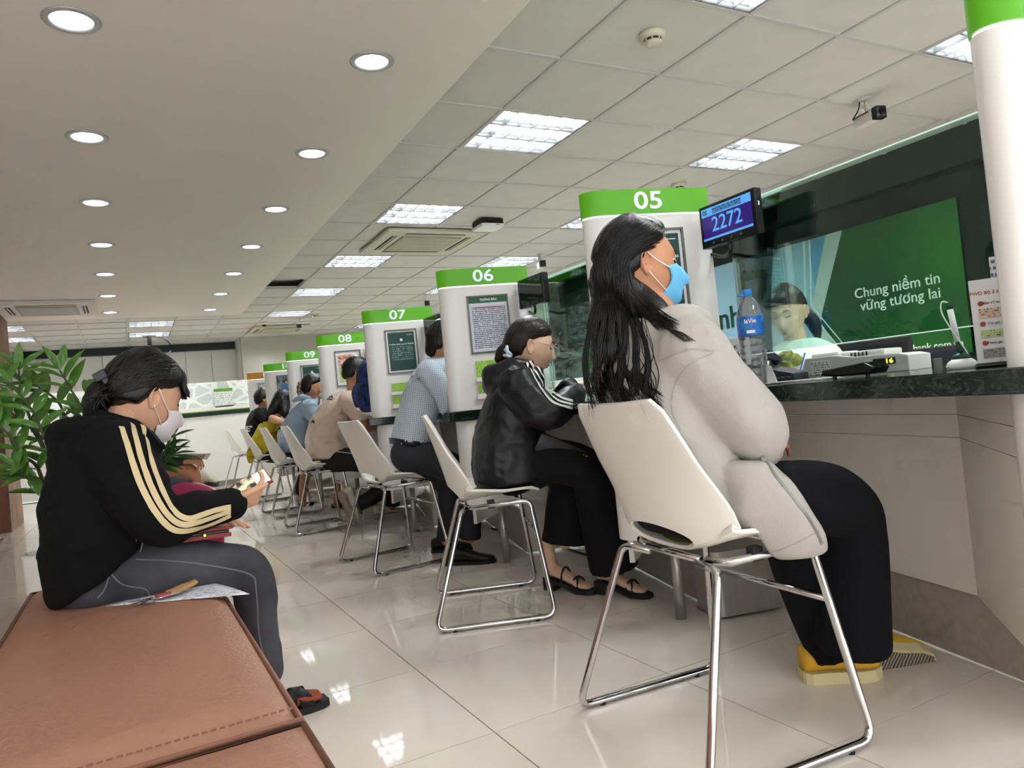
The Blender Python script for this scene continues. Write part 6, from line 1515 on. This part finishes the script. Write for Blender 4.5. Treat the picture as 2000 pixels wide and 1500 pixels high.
MB().lathe([(.0150, .312), (.0158, .314), (.0158, .333), (.014, .335), (0, .335)], 20).build('cap', mat('blue cap', '#2b7fd0', .35), b, smooth=True)
MB().tube([(-.012, .002, .3145), (-.036, .010, .3165)], .004, 6).build('cap_tab', mat('blue cap', '#2b7fd0', .35), b)
va = math.atan2(-bt[1], -bt[0])
text('brand', 'laVie', .020, mat('white red print', '#f3e4e4', .4), b, frame_M((.0466*math.cos(va), .0466*math.sin(va), .222), (-math.sin(va), math.cos(va), 0), (0, 0, 1)), .0003, .0005)
MB().box(-.014, .014, -.0005, .0005, -.005, .005).build('label_box', m_wtxt, b).matrix_basis = Matrix.Translation((.0462*math.cos(va), .0462*math.sin(va), .186))@Matrix.Rotation(va+math.pi/2, 4, 'Z')
sg = at_x(1444, 742, 2.06); s_ = thing('acrylic_sign', 'white acrylic counter sign with capital lettering behind the water bottle', 'sign', (sg[0], sg[1], SLAB), R(-62))
MB().box(-.055, .055, -.003, .003, 0, .185, .002).build('panel', mat('pale acrylic', '#d5dee0', .2), s_); MB().box(-.055, .055, -.03, .03, 0, .006).build('foot', mat('pale acrylic', '#d5dee0', .2), s_)
for k, w_ in enumerate(('K', 'VUI LÒ', 'KIỂ', 'TI', 'TR', 'KI')): text('lettering', w_, .02, m_ktxt, s_, front_M(0, .150-.024*k, -.0035), .0003, .0003)
# bank-note counter
m_grey = mat('warm grey plastic', '#b3b5ac', .5); m_grey2 = mat('light grey plastic', '#c4c5bd', .5)
bc = at_x(1686, 744, 2.42); t = thing('note_counter', 'grey bank-note counting machine with a green digital display on the counter', 'note counter', (bc[0], bc[1], SLAB), R(-76)); t.scale = (.84, .84, .64)
MB().add([(x, y, z) for y in (-.13, .13) for x, z in ((-.21, 0), (.24, 0), (.24, .085), (.20, .10), (.02, .105), (-.06, .125), (-.19, .125), (-.21, .06))], [tuple(range(8)), tuple(range(15, 7, -1))]+[(i, (i+1) % 8, 8+(i+1) % 8, 8+i) for i in range(8)]).build('body', m_grey, t, bev=.006)
MB().box(-.04, .14, -.10, .10, .10, .135, .012).build('hopper', m_grey2, t); MB().box(-.17, -.05, -.11, .11, .12, .145, .01).build('tray', m_grey2, t)
for k in range(5): MB().box(.0+k*.016, .006+k*.016, -.104, -.099, .105, .128).build('slot', m_acs, t)
MB().box(.10, .19, -.1315, -.1295, .045, .08).build('display', m_scr_off, t); text('display_digits', '16', .034, mat('green digits', '#c9f03a', .4, emit=1.5, ecol='#c6f028'), t, front_M(.165, .0625, -.1325), .0004, .0008)
MB().box(-.17, -.08, -.1315, -.1295, .02, .10).build('sticker', print_mat('sticker print', '#c9cbc4', '#5a5d58', 75, 120, .5), t)
sc = at_x(1668, 738, 2.0); t = thing('black_desk_scale', 'low black device with a glossy rim in front of the note counter', 'scale', (sc[0], sc[1], SLAB), R(-76)); t.scale = (.62, .7, .8)
MB().add([(x, y, z) for y in (-.08, .09) for x, z in ((-.13, .018), (-.05, .008), (.12, .008), (.14, .03), (.09, .052), (-.11, .036))], [tuple(range(6)), tuple(range(11, 5, -1))]+[(i, (i+1) % 6, 6+(i+1) % 6, 6+i) for i in range(6)]).build('body', mat('gloss black', '#0c0d10', .12), t, bev=.008)
MB().box(-.12, .08, -.07, .08, .040, .047, .003).build('plate', mat('chrome plate', '#8a8d92', .15, metal=.9), t).rotation_euler = (0, R(-5), 0)
for x in (-.07, .09): MB().lathe([(.01, 0), (.01, .012)], 10, (x, -.05, 0)).build('foot', m_rub, t)
pn = at_x(1880, 722, 1.88); t = thing('pen_stand', 'white and green counter pen on a round tethered base', 'pen stand', (pn[0], pn[1], SLAB), R(-60))
MB().lathe([(.034, 0), (.036, .010), (.030, .02), (.018, .028)], 24).build('base', m_wtxt, t, smooth=True); MB().lathe([(.022, .022), (.020, .034), (.010, .042)], 20).build('green_collar', mat('pen green', '#12483c', .4), t, smooth=True)
ax = np.array((-.10, 0, 1.)); ax /= np.linalg.norm(ax); b_ = np.array((0, 0, .03))
MB().tube([b_, b_+ax*.04], .007, 10).build('grip', mat('pen green', '#12483c', .4), t, smooth=True); MB().tube([b_+ax*.04, b_+ax*.125], .0075, 10).build('barrel', m_wtxt, t, smooth=True); MB().tube([b_+ax*.125, b_+ax*.143], .0072, 10).build('cap', mat('pen green', '#12483c', .4), t, smooth=True)
MB().tube(catmull([b_+ax*.142, b_+ax*.15+np.array((-.014, 0, -.004)), b_+ax*.11+np.array((-.018, 0, 0)), b_+ax*.02+np.array((.012, -.008, 0)), b_+np.array((.02, 0, -.006))], 6), .002, 6).build('tether', m_wtxt, t, smooth=True)
MB().lathe([(.010, 0), (.010, .032), (.008, .034)], 14, (-.052, -.01, 0)).build('grey_stub', mat('grey rubber', '#77787c', .6), t)
# leaflet stands
def stand(lab, px0, px1, pyb, pyt, X, rows):
    a, c = at_x(px0, pyb, X), at_x(px1, pyb-6, X-.10); d = c-a; wd = np.linalg.norm(d[:2]); rz = math.atan2(d[1], d[0])
    t = thing('leaflet_stand', lab, 'leaflet stand', ((a[0]+c[0])/2, (a[1]+c[1])/2, SLAB), rz)
    return t, wd
a = at_x(1950, 714, 1.82); t = thing('leaflet_stand', 'white standing card with three coloured boxes and icons at the right edge', 'leaflet stand', (a[0]+.02, a[1], SLAB), R(-58)); t.rotation_euler = (R(-7), 0, R(-58))
MB().box(-.05, .05, -.004, .004, .004, .215, .003).build('card', mat('white card', '#e3e1e2', .35), t); MB().box(-.055, .055, -.03, .04, 0, .008).build('foot', mat('dark green base', '#2c3b33', .4), t)
for z0, z1, col, nm_ in ((.118, .142, '#d6b9a4', 'tan_box'), (.070, .090, '#b9c88e', 'lime_box'), (.022, .044, '#8f9692', 'grey_box')): MB().box(-.036, .030, -.0052, -.0038, z0, z1).build(nm_, print_mat('box print '+nm_, col, '#6a5b52', 170, 160, .45), t)
for z_, x_ in ((.155, -.03), (.105, -.03), (.058, -.03)): MB().lathe([(.006, 0), (.006, .001)], 14, (x_, -.005, z_), 'y').build('icon', mat('rust icon', '#a8402c', .5), t)
text('heading', 'FWD Bộ 3 bảo vệ', .0115, mat('rust icon', '#a8402c', .5), t, front_M(-.006, .180, -.0046), .0002, .0002); text('maker', 'FWD', .012, m_ktxt, t, front_M(.03, .202, -.0046), .0002, .0003)
for z_, w_ in ((.155, 'Bảo vệ toàn diện'), (.105, 'Chi phí hợp lý'), (.058, 'Tham gia dễ dàng')): text('line', w_, .0085, m_ktxt, t, front_M(.004, z_, -.0046), .0002, .0001)
a = at_x(1985, 712, 1.95); t = thing('notice_stand', 'taller pale notice sheet with dense print standing at the right edge', 'notice', (a[0]+.03, a[1]-.01, SLAB), R(-58))
MB().box(-.055, .07, -.002, .002, .004, .275, .002).build('sheet', print_mat('sheet print', '#cfd3dc', '#5f6470', 60, 110, .5), t); MB().box(-.055, .07, -.03, .03, 0, .006).build('foot', mat('pale acrylic', '#d5dee0', .2), t); MB().box(-.05, .065, -.003, -.0015, .21, .225).build('heading_bar', mat('grey bar', '#8d9198', .5), t)
# papers, handset, chair behind the teller
pz = at_x(1560, 748, 2.0); t = thing('loose_papers', 'loose white papers on the granite beside the water bottle', 'papers', (pz[0], pz[1], SLAB), R(-70))
for k in range(3): MB().box(-.12+.02*k, .13-.01*k, -.05, .06, .001+.002*k, .002+.002*k).build('sheet', m_paper, t).rotation_euler = (0, 0, R(5*k))
q = MB(); q.add([(-.11, -.03, .002), (-.05, -.05, .002), (-.07, -.045, .062), (-.115, -.02, .075)], [(0, 1, 2, 3)]); o = q.build('curled_sheet', m_paper, t); md = o.modifiers.new('t', 'SOLIDIFY'); md.thickness = .001
pz = at_x(1528, 742, 2.2); t = thing('desk_telephone', 'dark blue grey desk telephone with coiled cord behind the bottle', 'telephone', (pz[0], pz[1], SLAB), R(-70))
MB().add([(x, y, z) for y in (-.09, .09) for x, z in ((-.08, 0), (.08, 0), (.08, .03), (-.08, .075))], [(0, 1, 2, 3), (7, 6, 5, 4)]+[(i, (i+1) % 4, 4+(i+1) % 4, 4+i) for i in range(4)]).build('base', mat('slate plastic', '#1e2732', .4), t, bev=.008)
MB().tube(catmull([(-.05, -.10, .08), (-.06, -.06, .105), (-.06, .06, .105), (-.05, .10, .08)], 4), .02, 10).build('handset', mat('slate plastic', '#1e2732', .4), t, smooth=True)
MB().tube([(.02+.001*k, -.12+.009*math.cos(k*1.1), .012+.009*math.sin(k*1.1)) for k in range(60)], .0022, 5).build('cord', m_rub, t)
oc = at_x(1705, 700, 3.35); t = thing('office_chair', 'black office chair back behind the note counter', 'chair', (oc[0], oc[1], 0), R(-80))
MB().box(-.19, .19, -.035, .035, .62, 1.01, .03).build('backrest', mat('black mesh', '#0d0d10', .7), t); MB().box(-.24, .24, -.5, -.02, .44, .52, .03).build('seat', mat('black mesh', '#0d0d10', .7), t); MB().tube([(0, -.25, .06), (0, -.25, .45)], .03, 10).build('column', m_blk, t); MB().tube([(0, .0, .48), (0, .04, .7)], .02, 8).build('back_bar', m_blk, t)
for k in range(5): a_ = 2*math.pi*k/5; MB().tube([(0, -.25, .08), (.27*math.cos(a_), -.25+.27*math.sin(a_), .03)], .02, 8).build('foot_arm', m_blk, t)
oc = at_x(1800, 712, 4.1); t = thing('office_chair', 'second low dark blue office chair back under the web address', 'chair', (oc[0], oc[1], 0), R(-70))
MB().box(-.22, .22, -.03, .03, .55, .95, .03).build('backrest', mat('navy mesh', '#12161f', .7), t); MB().box(-.22, .22, -.48, -.02, .42, .5, .03).build('seat', mat('navy mesh', '#12161f', .7), t); MB().tube([(0, -.25, .0), (0, -.25, .43)], .05, 10).build('column', m_blk, t); MB().tube([(0, .0, .46), (0, .03, .62)], .02, 8).build('back_bar', m_blk, t)
cb = at_x(1830, 712, 5.0); t = thing('low_cabinet', 'low cream cabinet with wooden edge under the green poster', 'cabinet', (5.12, cb[1], 0), 0)
MB().box(-.16, .15, -.9, .9, 0, .80).build('carcass', mat('cream laminate', '#cfcbb5', .5), t); MB().box(-.17, .15, -.92, .92, .80, .835).build('wood_edge', mat('pale wood', '#a8834f', .5), t)
for k in range(3): d_ = MB().box(-.172, -.16, -.88+.6*k, -.32+.6*k, .06, .78).build('door', mat('cream laminate', '#cfcbb5', .5), t); MB().box(-.182, -.172, -.62+.6*k, -.56+.6*k, .68, .70).build('handle', m_frame, d_)
# ================================================================== BACKPACK
m_camo = mix_mat('blue camouflage', '#1c3f86', '#0f1c38', 'noise', 16, .7, .42, .56, detail=3)
c = at_d(727, 752, 5.5); t = thing('backpack', 'blue camouflage backpack beside the pillar numbered 07', 'backpack', (c[0], c[1], 0))
q = MB(); loft(q, [(c+np.array((0, 0, -.20)), (.07, .0, 0), (0, .12, 0)), (c+np.array((0, 0, -.15)), (.105, 0, 0), (0, .16, 0)), (c, (.11, 0, 0), (0, .17, 0)), (c+np.array((0, 0, .13)), (.095, 0, 0), (0, .15, 0)), (c+np.array((.01, 0, .19)), (.05, 0, 0), (0, .09, 0))], 22, 5, 2.6)
fuse('bag', q, m_camo, t, .01, 2, wr=[wrinkle(.006, 12)])
q = MB(); loft(q, [(c+np.array((-.10, 0, -.16)), (.03, 0, 0), (0, .11, 0)), (c+np.array((-.115, 0, -.05)), (.035, 0, 0), (0, .12, 0)), (c+np.array((-.10, 0, .02)), (.02, 0, 0), (0, .10, 0))], 18, 4, 2.6); fuse('front_pocket', q, m_camo, t, .01, 2)
q = MB(); limb(q, [c+np.array((.03, -.05, -.20)), c+np.array((.02, -.1, -.30)), c+np.array((.09, -.12, -.42))], [.05, .055, .035]); fuse('black_base', q, mat('black webbing', '#0d0d0f', .7), t, .01, 2)
MB().tube(catmull([c+np.array((.02, 0, .19)), c+np.array((.02, 0, .24)), c+np.array((.06, 0, .22)), c+np.array((.06, 0, .17))], 4), .008, 8).build('handle', mat('black webbing', '#0d0d0f', .7), t, world=True)
# broken skirting chip and under-desk cable
t = thing('floor_cable', 'thin black cable lying along the desk foot under the counter', 'cable', (0, 0, 0))
MB().tube(catmull([at_z(960, 1032, .006), at_z(1000, 1038, .006), at_z(1040, 1048, .006), at_z(1090, 1066, .006), at_z(1150, 1085, .006)], 6), .005, 6).build('cord', m_rub, t, smooth=True)
